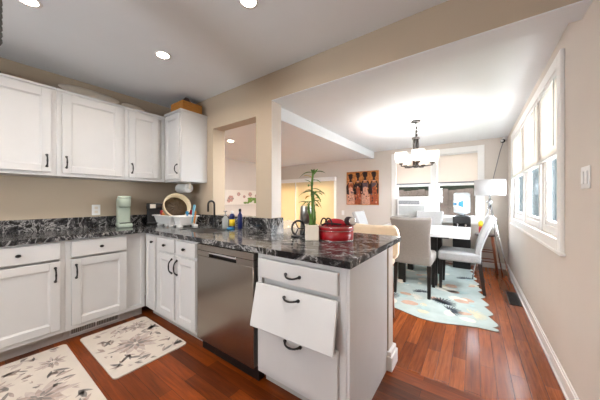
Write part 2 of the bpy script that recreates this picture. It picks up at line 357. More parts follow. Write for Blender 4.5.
def hedge(label, x0, x1, y0, y1, h, seed):
    R_ = random.Random(seed); q = MB()
    def fn(u, v):
        a = PI*v; k = 1+.10*math.sin(23*u+7*v)+.08*math.sin(51*u-13*v)+R_.uniform(-.05, .05)
        return (x0+(x1-x0)*u, (y0+y1)/2-(y1-y0)/2*math.cos(a)*k, -.3+(h+.3)*math.sin(a)**.6*k)
    return tag(q.grid(fn, 60, 24).build('hedge', M['shrub']), label, 'hedge')
hedge('tall dark hedge behind the brown fence outside', -6.5, .8, 8.7, 9.4, 1.95, 1)
q = MB(); q.box((2.4, 9.5, -.3), (5.4, 32.0, 4.4))
for k in range(24): q.box((2.385, 9.5, -.3+k*.19), (2.4, 32.0, -.3+k*.19+.17))
tag(q.build('neighbouring_house', M['siding']), 'grey sided wall of the house next door outside the right windows', 'house')
# ------------------------------------------------------------------ cabinets
FX = lambda pl: (lambda a, d, z: (pl+d, a, z))      # fronts facing +X
FY = lambda pl: (lambda a, d, z: (a, pl-d, z))      # fronts facing the camera
def front(f, a0, a1, z0, z1, shaker=True, th=.02, rail=.062):
    m = MB()
    if not shaker:
        return m.box(f(a0, 0, z0), f(a1, th, z1), .004, 1)
    for p, q in (((a0, 0, z0), (a0+rail, th, z1)), ((a1-rail, 0, z0), (a1, th, z1)), ((a0+rail, 0, z0), (a1-rail, th, z0+rail)), ((a0+rail, 0, z1-rail), (a1-rail, th, z1))):
        m.box(f(*p), f(*q), .0025, 1)
    m.box(f(a0+rail, 0, z0+rail), f(a1-rail, th-.011, z1-rail))
    i0, i1, j0, j1 = a0+rail, a1-rail, z0+rail, z1-rail; g = .012
    O = [(i0, j0), (i1, j0), (i1, j1), (i0, j1)]; I = [(i0+g, j0+g), (i1-g, j0+g), (i1-g, j1-g), (i0+g, j1-g)]
    for k in range(4):
        l = (k+1) % 4
        m._f([m._v(f(O[k][0], th-.003, O[k][1])), m._v(f(O[l][0], th-.003, O[l][1])), m._v(f(I[l][0], th-.0105, I[l][1])), m._v(f(I[k][0], th-.0105, I[k][1]))])
    return m
def pull(f, a, z, L=.10, vert=True, d0=.02, par=None, T=None):
    m = MB()
    if T is not None: m.T = T
    pts = []
    for i in range(11):
        s = -1+2*i/10; d = d0+.004+.028*(1-abs(s)**3.2)
        pts.append(f(a, d, z+s*L/2) if vert else f(a+s*L/2, d, z-.010*(1-s*s)))
    m.tube(pts, [.0075, .0062, .0055, .0055, .006, .0068, .006, .0055, .0055, .0062, .0075], 8)
    for s in (-1, 1):
        p = (a, z+s*L/2) if vert else (a+s*L/2, z)
        m.tube([f(p[0], d0-.001, p[1]), f(p[0], d0+.008, p[1])], .010, 10)
    return m.build('handle', M['black'], par)
def knob(f, a, z, par, d0=.02):
    m = MB(); m.tube([f(a, d0-.001, z), f(a, d0+.012, z)], .006, 8)
    c = f(a, d0+.018, z); m.ball(c, (.012, .0165, .0125) if abs(f(0, 1, 0)[0]-f(0, 0, 0)[0]) > .5 else (.0165, .012, .0125), 12, 8)
    return m.build('knob', M['bronze'], par)
def carcass(f, a0, a1, depth, z0, z1, fw=.035):
    m = MB(); m.box(f(a0, -depth, z0), f(a1, -.02, z1))
    m.box(f(a0, -.02, z0), f(a0+fw, 0, z1)); m.box(f(a1-fw, -.02, z0), f(a1, 0, z1))
    m.box(f(a0+fw, -.02, z0), f(a1-fw, 0, z0+fw)); m.box(f(a0+fw, -.02, z1-fw), f(a1-fw, 0, z1)); return m
G = 'white wall cabinets'
UZ0, UZ1 = 1.435, 2.215
for a0, a1, d0, d1, hs, lb in ((-.50, .507, -.46, .473, 1, 'wide white wall cabinet at the far left, handle at its right'),
                               (.509, 1.043, .545, 1.010, -1, 'white wall cabinet under the leaning white platter, black handle at left'),
                               (1.045, 1.465, 1.078, 1.385, -1, 'narrow white wall cabinet just left of the wooden box cabinet')):
    f = FX(XL+.31); t = thing('wall_cabinet', lb, 'cabinet', (XL+.16, (a0+a1)/2, UZ0), G)
    carcass(f, a0, a1, .309, UZ0, UZ1).build('body', M['cab'], t)
    cr = MB(); cr.box(f(a0, -.309, UZ1), f(a1, .012, UZ1+.022), .004, 1); cr.build('crown', M['cab'], t)
    if a0 < 0:
        dr = front(f, d0, .005, UZ0+.03, UZ1-.02).build('door', M['cab'], t); pull(f, -.04, 1.58, par=dr)
        dr = front(f, .012, d1, UZ0+.03, UZ1-.02).build('door', M['cab'], t)
    else: dr = front(f, d0, d1, UZ0+.03, UZ1-.02).build('door', M['cab'], t)
    pull(f, d1-.028 if hs > 0 else d0+.028, 1.565, par=dr)
f = FY(1.47); t = thing('wall_cabinet', 'taller white corner wall cabinet carrying the wooden box', 'cabinet', (-2.9, 1.62, UZ0), G)
bd = carcass(f, -3.095, -2.72, .328, UZ0-.005, 2.235); bd.build('body', M['cab'], t)
cr = MB(); cr.box((-3.085, 1.450, 2.235), (-2.705, YP-.002, 2.262), .006, 1); cr.build('crown', M['cab'], t)
dr = front(f, -3.065, -2.745, UZ0+.025, 2.215, rail=.055).build('door', M['cab'], t); pull(f, -2.775, 1.575, par=dr)
# base cabinets, left run
BX = -2.815; G = 'white base cabinets'
f = FX(BX)
for a0, a1, d0, d1, hs, lb in ((-.50, .514, .02, .483, 1, 'white base cabinet at the left edge, door handle at its right'),
                               (.516, 1.128, .552, .960, -1, 'white base cabinet with one drawer and door beside the corner, over the toe vent')):
    t = thing('base_cabinet', lb, 'cabinet', (BX-.3, (a0+a1)/2, 0), G)
    bd = carcass(f, a0, a1 if a1 < 1 else 1.128, .594, .10, .874); bd.build('body', M['cab'], t)
    box(f(a0, -.59, 0), f(a1, -.075, .10)).build('toe_kick', M['toe'], t)
    for u0, u1 in (((-.47, .0), (d0, d1)) if a0 < 0 else ((d0, d1),)):
        dw = front(f, u0, u1, .722, .860, False).build('drawer', M['cab'], t); knob(f, (u0+u1)/2, .793, dw)
        dr = front(f, u0, u1, .135, .704).build('door', M['cab'], t)
        pull(f, u1-.03 if hs > 0 and u0 >= 0 else u0+.03, .60, L=.11, par=dr)
rg = thing('toe_kick_vent', 'small white grille set in the toe kick under the left counter', 'vent', (BX-.07, .75, .03))
m = fr(MB(), f, .555, .925, .022, .085, .010, -.074, -.068, .001); m.box(f(.735, -.074, .03), f(.745, -.068, .08)); m.build('frame', M['cab'], rg)
box(f(.565, -.0745, .032), f(.915, -.073, .075)).build('recess', M['ltgrille'], rg)
m = MB()
for k in range(28): m.box(f(.570+k*.0125, -.073, .033), f(.574+k*.0125, -.069, .074))
m.build('louvres', M['toe'], rg)
# base cabinets, peninsula run
PY = 1.135; f = FY(PY)
t = thing('base_cabinet', 'narrow white corner cabinet with one tall slim door and knob', 'cabinet', (-2.68, 1.4, 0), G)
carcass(f, -2.813, -2.532, .60, .10, .874).build('body', M['cab'], t)
box(f(-2.813, -.60, 0), f(-2.532, -.075, .10)).build('toe_kick', M['toe'], t)
dr = front(f, -2.765, -2.568, .125, .86, rail=.045).build('door', M['cab'], t); knob(f, -2.60, .80, dr)
t = thing('base_cabinet', 'white sink cabinet with two small drawer fronts and two doors left of dishwasher', 'cabinet', (-2.18, 1.4, 0), G)
m = MB(); m.box(f(-2.53, -.60, .10), f(-1.835, -.02, .66)); m.box(f(-2.53, -.02, .10), f(-1.835, 0, .874)); m.box(f(-2.53, -.60, .66), f(-2.51, -.02, .874)); m.box(f(-1.855, -.60, .66), f(-1.835, -.02, .874))
m.build('body', M['cab'], t); box(f(-2.53, -.60, 0), f(-1.835, -.075, .10)).build('toe_kick', M['toe'], t)
for u0, u1, h in ((-2.505, -2.195, -2.225), (-2.165, -1.855, -2.135)):
    dw = front(f, u0, u1, .735, .855, False).build('drawer', M['cab'], t); knob(f, (u0+u1)/2, .793, dw)
    dr = front(f, u0, u1, .13, .715).build('door', M['cab'], t); pull(f, h, .615, L=.125, par=dr)
t = thing('dishwasher', 'stainless steel dishwasher with pocket handle, black toe kick', 'dishwasher', (-1.5, 1.4, 0))
box((-1.825, PY+.03, .10), (-1.165, PY+.58, .868)).build('tub', M['black'], t)
m = MB().use(M['steel']); m.box(f(-1.822, -.028, .105), f(-1.172, .022, .775), .006); 
m.box(f(-1.822, -.028, .815), f(-1.172, .022, .866), .005); m.box(f(-1.822, -.028, .775), f(-1.66, .022, .815)); m.box(f(-1.34, -.028, .775), f(-1.172, .022, .815))
m.build('door', None, t)
m = MB(); m.box(f(-1.66, -.028, .775), f(-1.34, -.014, .815)); m.build('pocket', M['black'], t)
m = MB(); m.box(f(-1.66, -.002, .800), f(-1.34, .026, .815), .004); m.build('handle', M['chrome'], t)
box(f(-1.822, -.08, 0), f(-1.172, -.03, .10)).build('toe_kick', M['black'], t)
t = thing('base_cabinet', 'white drawer cabinet at the peninsula end with a broken tilted drawer front', 'cabinet', (-.85, 1.45, 0), G)
m = MB(); m.box((-1.15, PY+.02, .10), (-.525, YP-.024, .874)); m.box(f(-1.15, -.02, .10), f(-1.115, 0, .874)); m.box(f(-.575, -.02, .10), f(-.525, 0, .874)); m.box(f(-1.115, -.02, .845), f(-.575, 0, .874)); m.box(f(-1.115, -.02, .10), f(-.575, 0, .125))
m.build('body', M['cab'], t)
box(f(-1.15, -.6, 0), f(-.575, -.075, .10)).build('toe_kick', M['toe'], t)
box((-.5245, PY, 0), (-.505, YP-.024, .874), .003).build('end_panel', M['cab'], t)
dw = front(f, -1.135, -.565, .722, .842, False).build('drawer', M['cab'], t); pull(f, -.85, .778, L=.10, vert=False, par=dw)
dw = front(f, -1.135, -.565, .14, .44, False).build('drawer', M['cab'], t); pull(f, -.85, .385, L=.11, vert=False, par=dw)
T = Matrix.Translation((0, PY-.004, .708)) @ Matrix.Rotation(math.radians(-13.5), 4, 'X') @ Matrix.Rotation(math.radians(-1.2), 4, 'Y')
T = T @ Matrix.Translation((0, -(PY-.004), -.708))
m = MB(); m.T = T; m.box(f(-1.145, 0, .445), f(-.565, .02, .708), .004, 1); dw = m.build('drawer', M['cab'], t); dw['label'] = 'broken drawer front tilted outwards'
pull(f, -.85, .66, L=.10, vert=False, par=dw, T=T)
# ------------------------------------------------------------------ worktop
SX, SY = BX+.035, PY-.03       # front edges
ZT, ZB = .914, .876
t = thing('countertop', 'black veined granite worktop running from left wall to peninsula end', 'countertop', (-2, 1.4, ZB))
KS = (-2.44, -1.96, 1.27, 1.57)   # sink cut-out
m = MB()
m.box((XL+.002, -.50, ZB), (SX, SY, ZT)); m.box((XL+.002, SY, ZB), (KS[0], YP-.002, ZT)); m.box((KS[0], SY, ZB), (KS[1], KS[2], ZT)); m.box((KS[0], KS[3], ZB), (KS[1], YP-.002, ZT))
m.box((KS[1], SY, ZB), (-1.62, YP-.022, ZT)); m.box((-1.62, SY, ZB), (-.49, 2.12, ZT))
m.build('slab', M['granite'], t)
tag(box((XL+.002, -.50, ZT), (XL+.022, YP-.002, 1.032)).build('backsplash', M['granite']), 'granite upstand along the left kitchen wall behind the mint coffee maker', 'backsplash')
m = MB(); m.box((XL+.022, YP-.022, ZT), (-1.62, YP-.002, 1.032)); m.box((-1.638, YP-.002, ZT), (-1.62, PD+.02, 1.032))
tag(m.build('backsplash', M['granite']), 'granite upstand behind the sink wrapping the foot of the post', 'backsplash')
tag(box((-2.597, YP, 1.001), (-1.858, PD, 1.032)).build('window_ledge', M['granite']), 'granite ledge in the pass-through opening above the sink', 'ledge')
t = thing('kitchen_sink', 'stainless undermount sink set into the granite behind the sink cabinet', 'sink', (-2.2, 1.42, .72))
x0, x1, y0, y1 = KS[0]+.001, KS[1]-.001, KS[2]+.001, KS[3]-.001
m = MB(); m.box((x0, y0, .72), (x1, y1, .728)); m.box((x0, y0, .728), (x0+.006, y1, .905)); m.box((x1-.006, y0, .728), (x1, y1, .905)); m.box((x0+.006, y0, .728), (x1-.006, y0+.006, .905)); m.box((x0+.006, y1-.006, .728), (x1-.006, y1, .905))
m.build('basin', M['steelh'], t); MB().lathe([(.035, .728), (.04, .731), (.02, .7315)], (-2.2, 1.42, 0), 16).build('drain', M['chrome'], t)
# ------------------------------------------------------------------ things on the counter
# coffee maker
t = thing('coffee_maker', 'mint green slim pod coffee maker on the granite by the left wall', 'coffee maker', (-3.2, 1.07, ZT))
Rz = Matrix.Translation((-3.20, 1.07, ZT)) @ Matrix.Rotation(math.radians(-12), 4, 'Z')
def lb(name, a, b, bev, m, par, R=None):
    q = MB(); q.T = R if R is not None else Rz; q.box(a, b, bev, 3); return q.build(name, m, par)
lb('base', (-.13, -.067, 0), (.13, .067, .045), .015, M['mint'], t); lb('body', (-.13, -.06, .03), (.015, .06, .325), .018, M['mint'], t)
q = MB(); q.T = Rz; q.lathe([(.05, .225), (.058, .235), (.06, .30), (.06, .322)], (.035, 0, 0), 24); q.build('brew_head', M['mint'], t)
q = MB(); q.T = Rz; q.lathe([(.062, .322), (.063, .335), (.058, .345), (.02, .347)], (.035, 0, 0), 24); q.build('lid', M['mintd'], t)
q = MB(); q.T = Rz; q.box((.02, -.05, .045), (.12, .05, .05), .002, 1); q.build('drip_tray', M['black'], t)
# black appliances in the corner
R2 = Matrix.Translation((-3.255, 1.44, ZT)) @ Matrix.Rotation(math.radians(-30), 4, 'Z')
t = thing('coffee_machine', 'black coffee machine with a pale label in the counter corner', 'coffee machine', (-3.255, 1.44, ZT))
lb('body', (-.085, -.10, 0), (.06, .10, .26), .012, M['black'], t, R2); lb('base', (.055, -.10, 0), (.095, .10, .03), .008, M['black'], t, R2); lb('head', (.055, -.10, .19), (.095, .10, .26), .01, M['black'], t, R2)
lb('label', (.095, -.06, .16+.04), (.0965, .0, .25), 0, M['offwhite'], t, R2)
t = thing('toaster', 'black toaster behind the white dish rack', 'toaster', (-3.20, 1.715, ZT))
R3 = Matrix.Translation((-3.20, 1.715, ZT))
lb('body', (-.12, -.055, .01), (.12, .055, .25), .02, M['black'], t, R3)
for sx in (-1, 1):
    for sy in (-1, 1): lb('foot', (sx*.09-.012, sy*.035-.012, 0), (sx*.09+.012, sy*.035+.012, .012), .002, M['black'], t, R3)
lb('lever', (.118, -.015, .16), (.14, .015, .175), .004, M['chrome'], t, R3)
# dish rack
RX0, RX1, RY0, RY1 = -3.14, -2.605, 1.38, 1.60
t = thing('dish_rack', 'white two-part plastic dish rack tub beside the sink', 'dish rack', (-2.830, 1.52, ZT))
def tub(m, x0, x1, y0, y1, z0, z1, fl=.025, th=.006):
    for sx0, sy0, sx1, sy1 in ((x0, y0, x1, y0), (x1, y0, x1, y1), (x1, y1, x0, y1), (x0, y1, x0, y0)):
        cx, cy = (x0+x1)/2, (y0+y1)/2
        def o(x, y, k): return (x+(k if x > cx else -k), y+(k if y > cy else -k))
        a, b = o(sx0, sy0, 0), o(sx1, sy1, 0); A, B = o(sx0, sy0, fl), o(sx1, sy1, fl); ai, bi = o(sx0, sy0, -th), o(sx1, sy1, -th); Ai, Bi = o(sx0, sy0, fl-th), o(sx1, sy1, fl-th); Ao, Bo = o(sx0, sy0, fl+.012), o(sx1, sy1, fl+.012)
        m._f([m._v((*a, z0)), m._v((*b, z0)), m._v((*B, z1)), m._v((*A, z1))]); m._f([m._v((*bi, z0)), m._v((*ai, z0)), m._v((*Ai, z1)), m._v((*Bi, z1))])
        m._f([m._v((*A, z1)), m._v((*B, z1)), m._v((*Bo, z1-.004)), m._v((*Ao, z1-.004))]); m._f([m._v((*Ai, z1)), m._v((*Bi, z1)), m._v((*B, z1)), m._v((*A, z1))])
        m._f([m._v((*Ao, z1-.004)), m._v((*Bo, z1-.004)), m._v((*Bo, z1-.014)), m._v((*Ao, z1-.014))])
    m.box((x0, y0, z0), (x1, y1, z0+.005))
m = MB(); tub(m, RX0+.02, RX0+.365, RY0, RY1, ZT+.03, ZT+.125); m.build('basin', M['white'], t)
m = MB(); tub(m, RX0+.42, RX1-.005, RY0+.02, RY1-.02, ZT+.03, ZT+.125, .018); m.build('cutlery_box', M['white'], t)
m = MB()
m.box((RX0+.03, RY0+.01, ZT+.018), (RX1-.01, RY1-.01, ZT+.03), .004, 1)
for x in (RX0+.05, RX0+.22, RX0+.33, RX1-.04):
    for y in (RY0, RY1-.04): m.box((x, y-.01, ZT), (x+.05, y+.04, ZT+.02), .003, 1)
m.build('drip_tray', M['white'], t)
# things in the rack
Rb = Matrix.Translation((-2.885, 1.50, ZT+.222)) @ Matrix.Rotation(math.radians(78), 4, 'Z') @ Matrix.Rotation(math.radians(70), 4, 'X')
t = thing('pan', 'round beige pan lying tilted on its side in the dish rack', 'pan', (-2.885, 1.53, ZT+.05))
q = MB(); q.T = Rb; q.lathe([(.10, -.06), (.142, -.05), (.148, .035), (.153, .047), (.137, .047), (.131, -.04), (.10, -.05)], seg=32); q.build('rim', M['beige'], t)
q = MB(); q.T = Rb; q.lathe([(.130, -.046), (.130, -.040), (.07, -.038), (.015, -.032)], seg=32)
for k in range(10):
    a = k*PI/5; q.tube([(.02*math.cos(a), .02*math.sin(a), -.03), (.122*math.cos(a+.5), .122*math.sin(a+.5), -.03)], .005, 5)
q.build('interior', M['inner'], t)
q = MB(); q.lathe([(.024, .036), (.028, .04), (.031, .12), (.038, .135), (.040, .155), (.033, .175), (.012, .182)], (-3.075, 1.44, ZT), 20); o = q.build('red_cup', M['tomato']); tag(o, 'red round cup at the left end of the dish rack', 'cup')
o = MB().tube([(-3.085, 1.54, ZT+.04), (-3.090, 1.55, ZT+.22)], .006, 8).ball((-3.091, 1.552, ZT+.235), (.016, .008, .024)).build('wooden_spoon', M['wood']); tag(o, 'wooden spoon standing up behind the red cup', 'spoon')
o = MB().lathe([(.018, .036), (.02, .04), (.024, .125), (.026, .14), (.02, .155), (.008, .16)], (-3.000, 1.412, ZT), 16).build('measuring_cup', M['orange']); tag(o, 'small yellow-orange cup in front of the beige pan', 'cup')
o = MB().box((-2.655, 1.49, ZT+.04), (-2.625, 1.497, ZT+.16), .003, 1, Matrix.Identity(4)).box((-2.665, 1.488, ZT+.14), (-2.615, 1.499, ZT+.175), .004, 1).build('spatula', M['blue']); tag(o, 'short blue spatula in the cutlery box', 'spatula')
Rs = Matrix.Translation((-2.610, 1.53, ZT+.04)) @ Matrix.Rotation(math.radians(16), 4, 'Y')
q = MB(); q.T = Rs; q.box((-.014, -.004, 0), (.014, .004, .11), .003, 1); q.box((-.02, -.005, .10), (.02, .005, .215), .005, 2); tag(q.build('spatula', M['lblue']), 'tall light blue spatula leaning right in the cutlery box', 'spatula')
q = MB(); q.tube([(-2.665, 1.55, ZT+.04), (-2.675, 1.56, ZT+.15)], .005, 8); q.box((-2.692, 1.555, ZT+.14), (-2.660, 1.567, ZT+.185), .004, 2); tag(q.build('brush', M['tomato']), 'red headed brush in the cutlery box', 'brush')
q = MB(); q.T = Matrix.Translation((-2.585, 1.545, ZT+.035)) @ Matrix.Rotation(math.radians(12), 4, 'Y'); q.box((-.01, -.004, .0), (.01, .004, .12), .003, 1); q.ball((0, 0, .125), (.018, .006, .022), 10, 6); tag(q.build('spoon', M['orange']), 'orange spoon at the right end of the cutlery box', 'spoon')
# paper towels under the corner cabinet
t = thing('paper_towel_holder', 'paper towel roll hanging under the corner wall cabinet', 'paper towels', (-2.88, 1.64, 1.36))
q = MB(); Ry = Matrix.Rotation(PI/2, 4, 'Y'); q.lathe([(.02, -.115), (.054, -.115), (.056, -.11), (.056, .11), (.054, .115), (.02, .115)], (-2.97, 1.64, 1.362), 28, Ry); q.build('paper_roll', M['white'], t)
q = MB()
for x in (-3.10, -2.838): q.box((x-.004, 1.625, 1.345), (x+.004, 1.655, 1.430), .002, 1)
q.box((-3.09, 1.62, 1.424), (-2.834, 1.66, 1.430)); q.tube([(-3.11, 1.64, 1.362), (-2.83, 1.64, 1.362)], .012, 10); q.build('bracket', M['offwhite'], t)
# faucet, soaps
t = thing('faucet', 'tall black faucet behind the sink', 'faucet', (-2.40, 1.68, ZT))
q = MB(); q.lathe([(.028, 0), (.028, .01), (.018, .02), (.017, .09), (.014, .10)], (-2.40, 1.68, ZT), 16); q.build('base', M['black'], t)
P = [(-2.40, 1.68, ZT+.09)]+[(-2.40, 1.68-.04*(1-math.cos(PI*k/10)), ZT+.25+.04*math.sin(PI*k/10)) for k in range(11)]+[(-2.40, 1.60, ZT+.17)]
MB().tube(P, .011, 10).build('spout', M['black'], t)
MB().tube([(-2.40, 1.68, ZT+.06), (-2.35, 1.68, ZT+.09), (-2.325, 1.68, ZT+.12)], [.01, .007, .006], 8).build('lever', M['black'], t)
def bottle(name, label, cat, loc, parts):
    t = thing(name, label, cat, loc)
    for pn, prof, mm in parts: MB().lathe(prof, loc, 18).build(pn, M[mm], t)
    return t
bottle('soap_dispenser', 'clear grey soap pump bottle by the sink', 'soap dispenser', (-2.17, 1.655, ZT), (('bottle', [(.03, 0), (.034, .006), (.034, .10), (.016, .125), (.014, .135)], 'frost'), ('pump', [(.017, .135), (.017, .15), (.006, .152), (.006, .175), (.02, .176), (.018, .186)], 'silver')))
bottle('dish_soap', 'navy and yellow dish soap bottle right of the clear pump', 'bottle', (-2.065, 1.66, ZT), (('bottle', [(.026, 0), (.029, .005), (.029, .03)], 'navy'), ('label', [(.0295, .03), (.0295, .10)], 'yellow'), ('shoulder', [(.029, .10), (.026, .145), (.012, .16)], 'navy'), ('cap', [(.013, .16), (.013, .182), (.006, .19)], 'white')))
bottle('spray_bottle', 'dark blue slim bottle standing against the splash by the dish soap', 'bottle', (-2.00, 1.71, ZT), (('bottle', [(.022, 0), (.025, .005), (.025, .14), (.012, .165), (.012, .18)], 'navy'), ('cap', [(.014, .18), (.014, .205), (.008, .21)], 'black')))
tag(box((-2.06, 1.585, ZT), (-1.99, 1.63, ZT+.018), .005).build('sponge', M['blue']), 'small bright blue sponge on the granite by the sink', 'sponge')
# peninsula: carafe, bag, plant, tin
t = thing('carafe', 'stainless steel carafe with round black handle left of the plant pot', 'carafe', (-1.15, 1.69, ZT))
c = (-1.15, 1.69, ZT)
MB().lathe([(.05, 0), (.052, .004), (.052, .05)], c, 24).build('base', M['black'], t)
MB().lathe([(.047, .05), (.047, .235), (.045, .25), (.042, .251)], c, 24).build('body', M['steelh'], t)
pts = [(-1.165+.05*math.cos(a), 1.605+.02*math.cos(a), ZT+.07+.062*math.sin(a)) for a in [2*PI*k/24 for k in range(25)]]
q = MB().tube(pts, .009, 8, False)
for a in (0, 2*PI/3, 4*PI/3): q.tube([(-1.165, 1.605, ZT+.07), (-1.165+.05*math.cos(a), 1.605+.02*math.cos(a), ZT+.07+.062*math.sin(a))], .005, 6)
q.box((-1.225, 1.58, ZT), (-1.115, 1.63, ZT+.012), .004, 1); q.build('handle', M['black'], t)
def crumple(c, r, seed, n=18):
    rnd = random.Random(seed); ph = [(rnd.uniform(0, 6), rnd.randint(2, 6), rnd.uniform(.03, .12)) for _ in range(6)]
    def fn(u, v):
        a = 2*PI*u; e = PI*.5*v; k = 1+sum(A*math.sin(n_*a+p+5*e) for p, n_, A in ph)*.5
        return (c[0]+r[0]*k*math.cos(a)*math.cos(e), c[1]+r[1]*k*math.sin(a)*math.cos(e), c[2]+r[2]*math.sin(e)*(.9+.2*k-.2)+.0005)
    return fn
tag(MB().grid(crumple((-1.36, 1.72, ZT), (.11, .09, .13), 3), 28, 10).build('plastic_bag', M['film']), 'crumpled clear plastic bag between the post and the carafe', 'bag')
PX, PYY = -1.0, 1.55
t = thing('potted_plant', 'lucky bamboo plant in a square white pot on the peninsula', 'plant', (PX, PYY, ZT))
RP = Matrix.Translation((PX, PYY, ZT)) @ Matrix.Rotation(TH, 4, 'Z')
q = MB(); q.T = RP
q.box((-.05, -.05, 0), (.05, .05, .105), .004, 1); q.box((-.052, -.052, .105), (.052, -.042, .115), .002, 1); q.box((-.052, .042, .105), (.052, .052, .115), .002, 1); q.box((-.052, -.042, .105), (-.042, .042, .115), .002, 1); q.box((.042, -.042, .105), (.052, .042, .115), .002, 1)
q.build('pot', M['offwhite'], t)
q = MB(); q.T = RP; q.box((-.041, -.041, .104), (.041, .041, .110)); q.build('soil', M['dark'], t)
def stalk(dx, dy, h, lean):
    pts = []; rs = []
    for i in range(21):
        s = i/20; pts.append((dx+lean*s*s+.006*math.sin(6*s), dy, .105+h*s)); rs.append(.0105-.003*s+(.0022 if i % 4 == 0 else 0))
    q = MB(); q.T = RP; q.tube(pts, rs, 8); q.build('stalk', M['stalk'], t); return pts
S = [stalk(0, 0, .40, .012), stalk(.018, .012, .25, .0), stalk(-.014, .015, .17, -.004)]
def leaf(p, az, L, up, droop, mm='green'):
    d = Vector((math.cos(az), math.sin(az), 0)); sd = Vector((-math.sin(az), math.cos(az), 0)); p = Vector(p)
    def fn(u, v):
        wv = .018*math.sin(PI*min(1, v*.92+.08))**.8*(1-v*.35); s = (u-.5)*2
        return p+d*(L*v)+Vector((0, 0, 1))*(up*v-droop*v*v+abs(s)*wv*.35)+sd*(s*wv)
    q = MB(); q.T = RP; q.grid(fn, 2, 8); q.build('leaf', M[mm], t)
top = S[0]
rnd = random.Random(4)
for k in (4, 6, 7, 9, 11, 13): leaf(S[0][k], rnd.uniform(0, 6.28), rnd.uniform(.05, .08), .04, .04)
for i, (k, az, L, up, dr) in enumerate([(20, .2, .10, .05, .05), (20, 3.0, .11, .04, .08), (20, 1.6, .09, .06, .03), (20, 4.6, .09, .06, .05), (19, .9, .07, .06, 0), (18, 2.6, .08, .06, .04), (17, 5.6, .08, .03, .05),
        (14, .0, .11, .02, .08), (13, 3.2, .12, .03, .09), (12, 5.4, .10, .02, .08), (11, 2.2, .09, .03, .05), (10, .3, .08, -.01, .06), (9, 3.6, .09, .03, .06), (15, 4.3, .08, .04, .05), (8, .9, .08, .03, .05), (16, 2.9, .06, .05, .02)]):
    leaf(top[k], az, L, up, dr, 'yleaf' if i in (5, 10) else 'green')
for k, az, L in ((20, .4, .10), (20, 2.8, .09), (20, 4.8, .08), (16, .1, .07), (19, 5.5, .09)): leaf(S[1][k], az, L, .05, .06)
for k, az, L in ((20, 3.3, .09), (20, .8, .08), (18, 4.6, .07)): leaf(S[2][k], az, L, .05, .05)
# red tin with bag and jar
tc = (-.865, 1.685, ZT)
t = thing('cake_tin', 'round red tin with silver rims on the peninsula corner', 'tin', tc)
MB().lathe([(.128, 0), (.131, .003), (.131, .072)], tc, 40).build('body', M['red'], t)
MB().lathe([(.132, .072), (.134, .074), (.134, .098), (.131, .102), (.10, .1025), (.02, .1025)], tc, 40).build('lid', M['red'], t)
q = MB()
for z in (.004, .0735, .1005): q.tube([(tc[0]+.1335*math.cos(a), tc[1]+.1335*math.sin(a), tc[2]+z) for a in [2*PI*k/40 for k in range(41)]], .0022, 6, False)
q.build('rim', M['silver'], t)
RT = Matrix.Translation((tc[0]-.015, tc[1]-.005, ZT+.1035)) @ Matrix.Rotation(TH, 4, 'Z')
t = thing('cloth_pouch', 'crumpled red and dark plaid cloth pouch on the red tin', 'pouch', (tc[0]-.035, tc[1]-.02, ZT+.1035))
q = MB(); q.T = RT; q.grid(crumple((.01, .01, 0), (.085, .05, .058), 9), 30, 10); q.build('cloth', M['redcl'], t)
q = MB(); q.T = RT
for s in (-.045, -.01): q.tube([(s-.03+.02*math.cos(a), .01-.052*math.cos(a), .004+.052*math.sin(a)) for a in [PI*k/14 for k in range(15)]], .006, 6)
q.tube([(-.095, -.02, .006), (-.07, -.045, .02), (-.02, -.052, .02), (.05, -.05, .012)], .008, 6); q.build('strap', M['plaid'], t)
q = MB(); RJ = RT @ Matrix.Translation((.118, -.022, .036)) @ Matrix.Rotation(math.radians(-68), 4, 'Z') @ Matrix.Rotation(PI/2, 4, 'Y')
t = thing('glass_jar', 'small silver-lidded glass jar lying on the red tin', 'jar', (tc[0]+.06, tc[1]+.03, ZT+.1035))
q.T = RJ; q.lathe([(.030, -.03), (.034, -.025), (.034, .02), (.028, .028)], seg=20); q.build('body', M['plaid'], t)
q = MB(); q.T = RJ; q.lathe([(.031, .028), (.031, .038), (.027, .040), (.005, .040)], seg=20); q.build('lid', M['silver'], t)
# on top of the wall cabinets
t = thing('wooden_box', 'orange-brown wooden box on top of the corner cabinet', 'box', (-2.9, 1.64, 2.262))
m = MB(); x0, x1, y0, y1, z0, z1 = -3.0, -2.735, 1.49, 1.74, 2.262, 2.375
m.box((x0, y0, z0), (x1, y1, z0+.01)); m.box((x0, y0, z0+.01), (x0+.012, y1, z1), .002, 1); m.box((x1-.012, y0, z0+.01), (x1, y1, z1), .002, 1); m.box((x0+.012, y0, z0+.01), (x1-.012, y0+.012, z1), .002, 1); m.box((x0+.012, y1-.012, z0+.01), (x1-.012, y1, z1), .002, 1)
m.build('body', M['woodbox'], t)
tag(MB().grid(crumple((-2.84, 1.60, 2.274), (.075, .075, .205), 21), 22, 8).build('cloth_bundle', M['dark']), 'dark bundle poking out of the wooden box', 'bundle')
def platter(label, c, rx, rz, lean, m):
    q = MB(); q.T = Matrix.Translation(c) @ Matrix.Rotation(lean, 4, 'Y') @ Matrix.Diagonal((1, rx/rz, 1, 1))
    q.lathe([(.02, 0), (rz*.6, .002), (rz*.72, .016), (rz, .028), (rz, .034), (rz*.7, .022), (rz*.58, .009), (.02, .007)], seg=48)
    return tag(q.build('platter', m), label, 'platter')
platter('large white oval platter lying on top of the second wall cabinet', (XL+.11, .80, 2.306), .25, .11, math.radians(40), M['plate'])
platter('small white oval dish on top of the narrow wall cabinet', (XL+.085, 1.20, 2.290), .12, .085, math.radians(42), M['plate'])
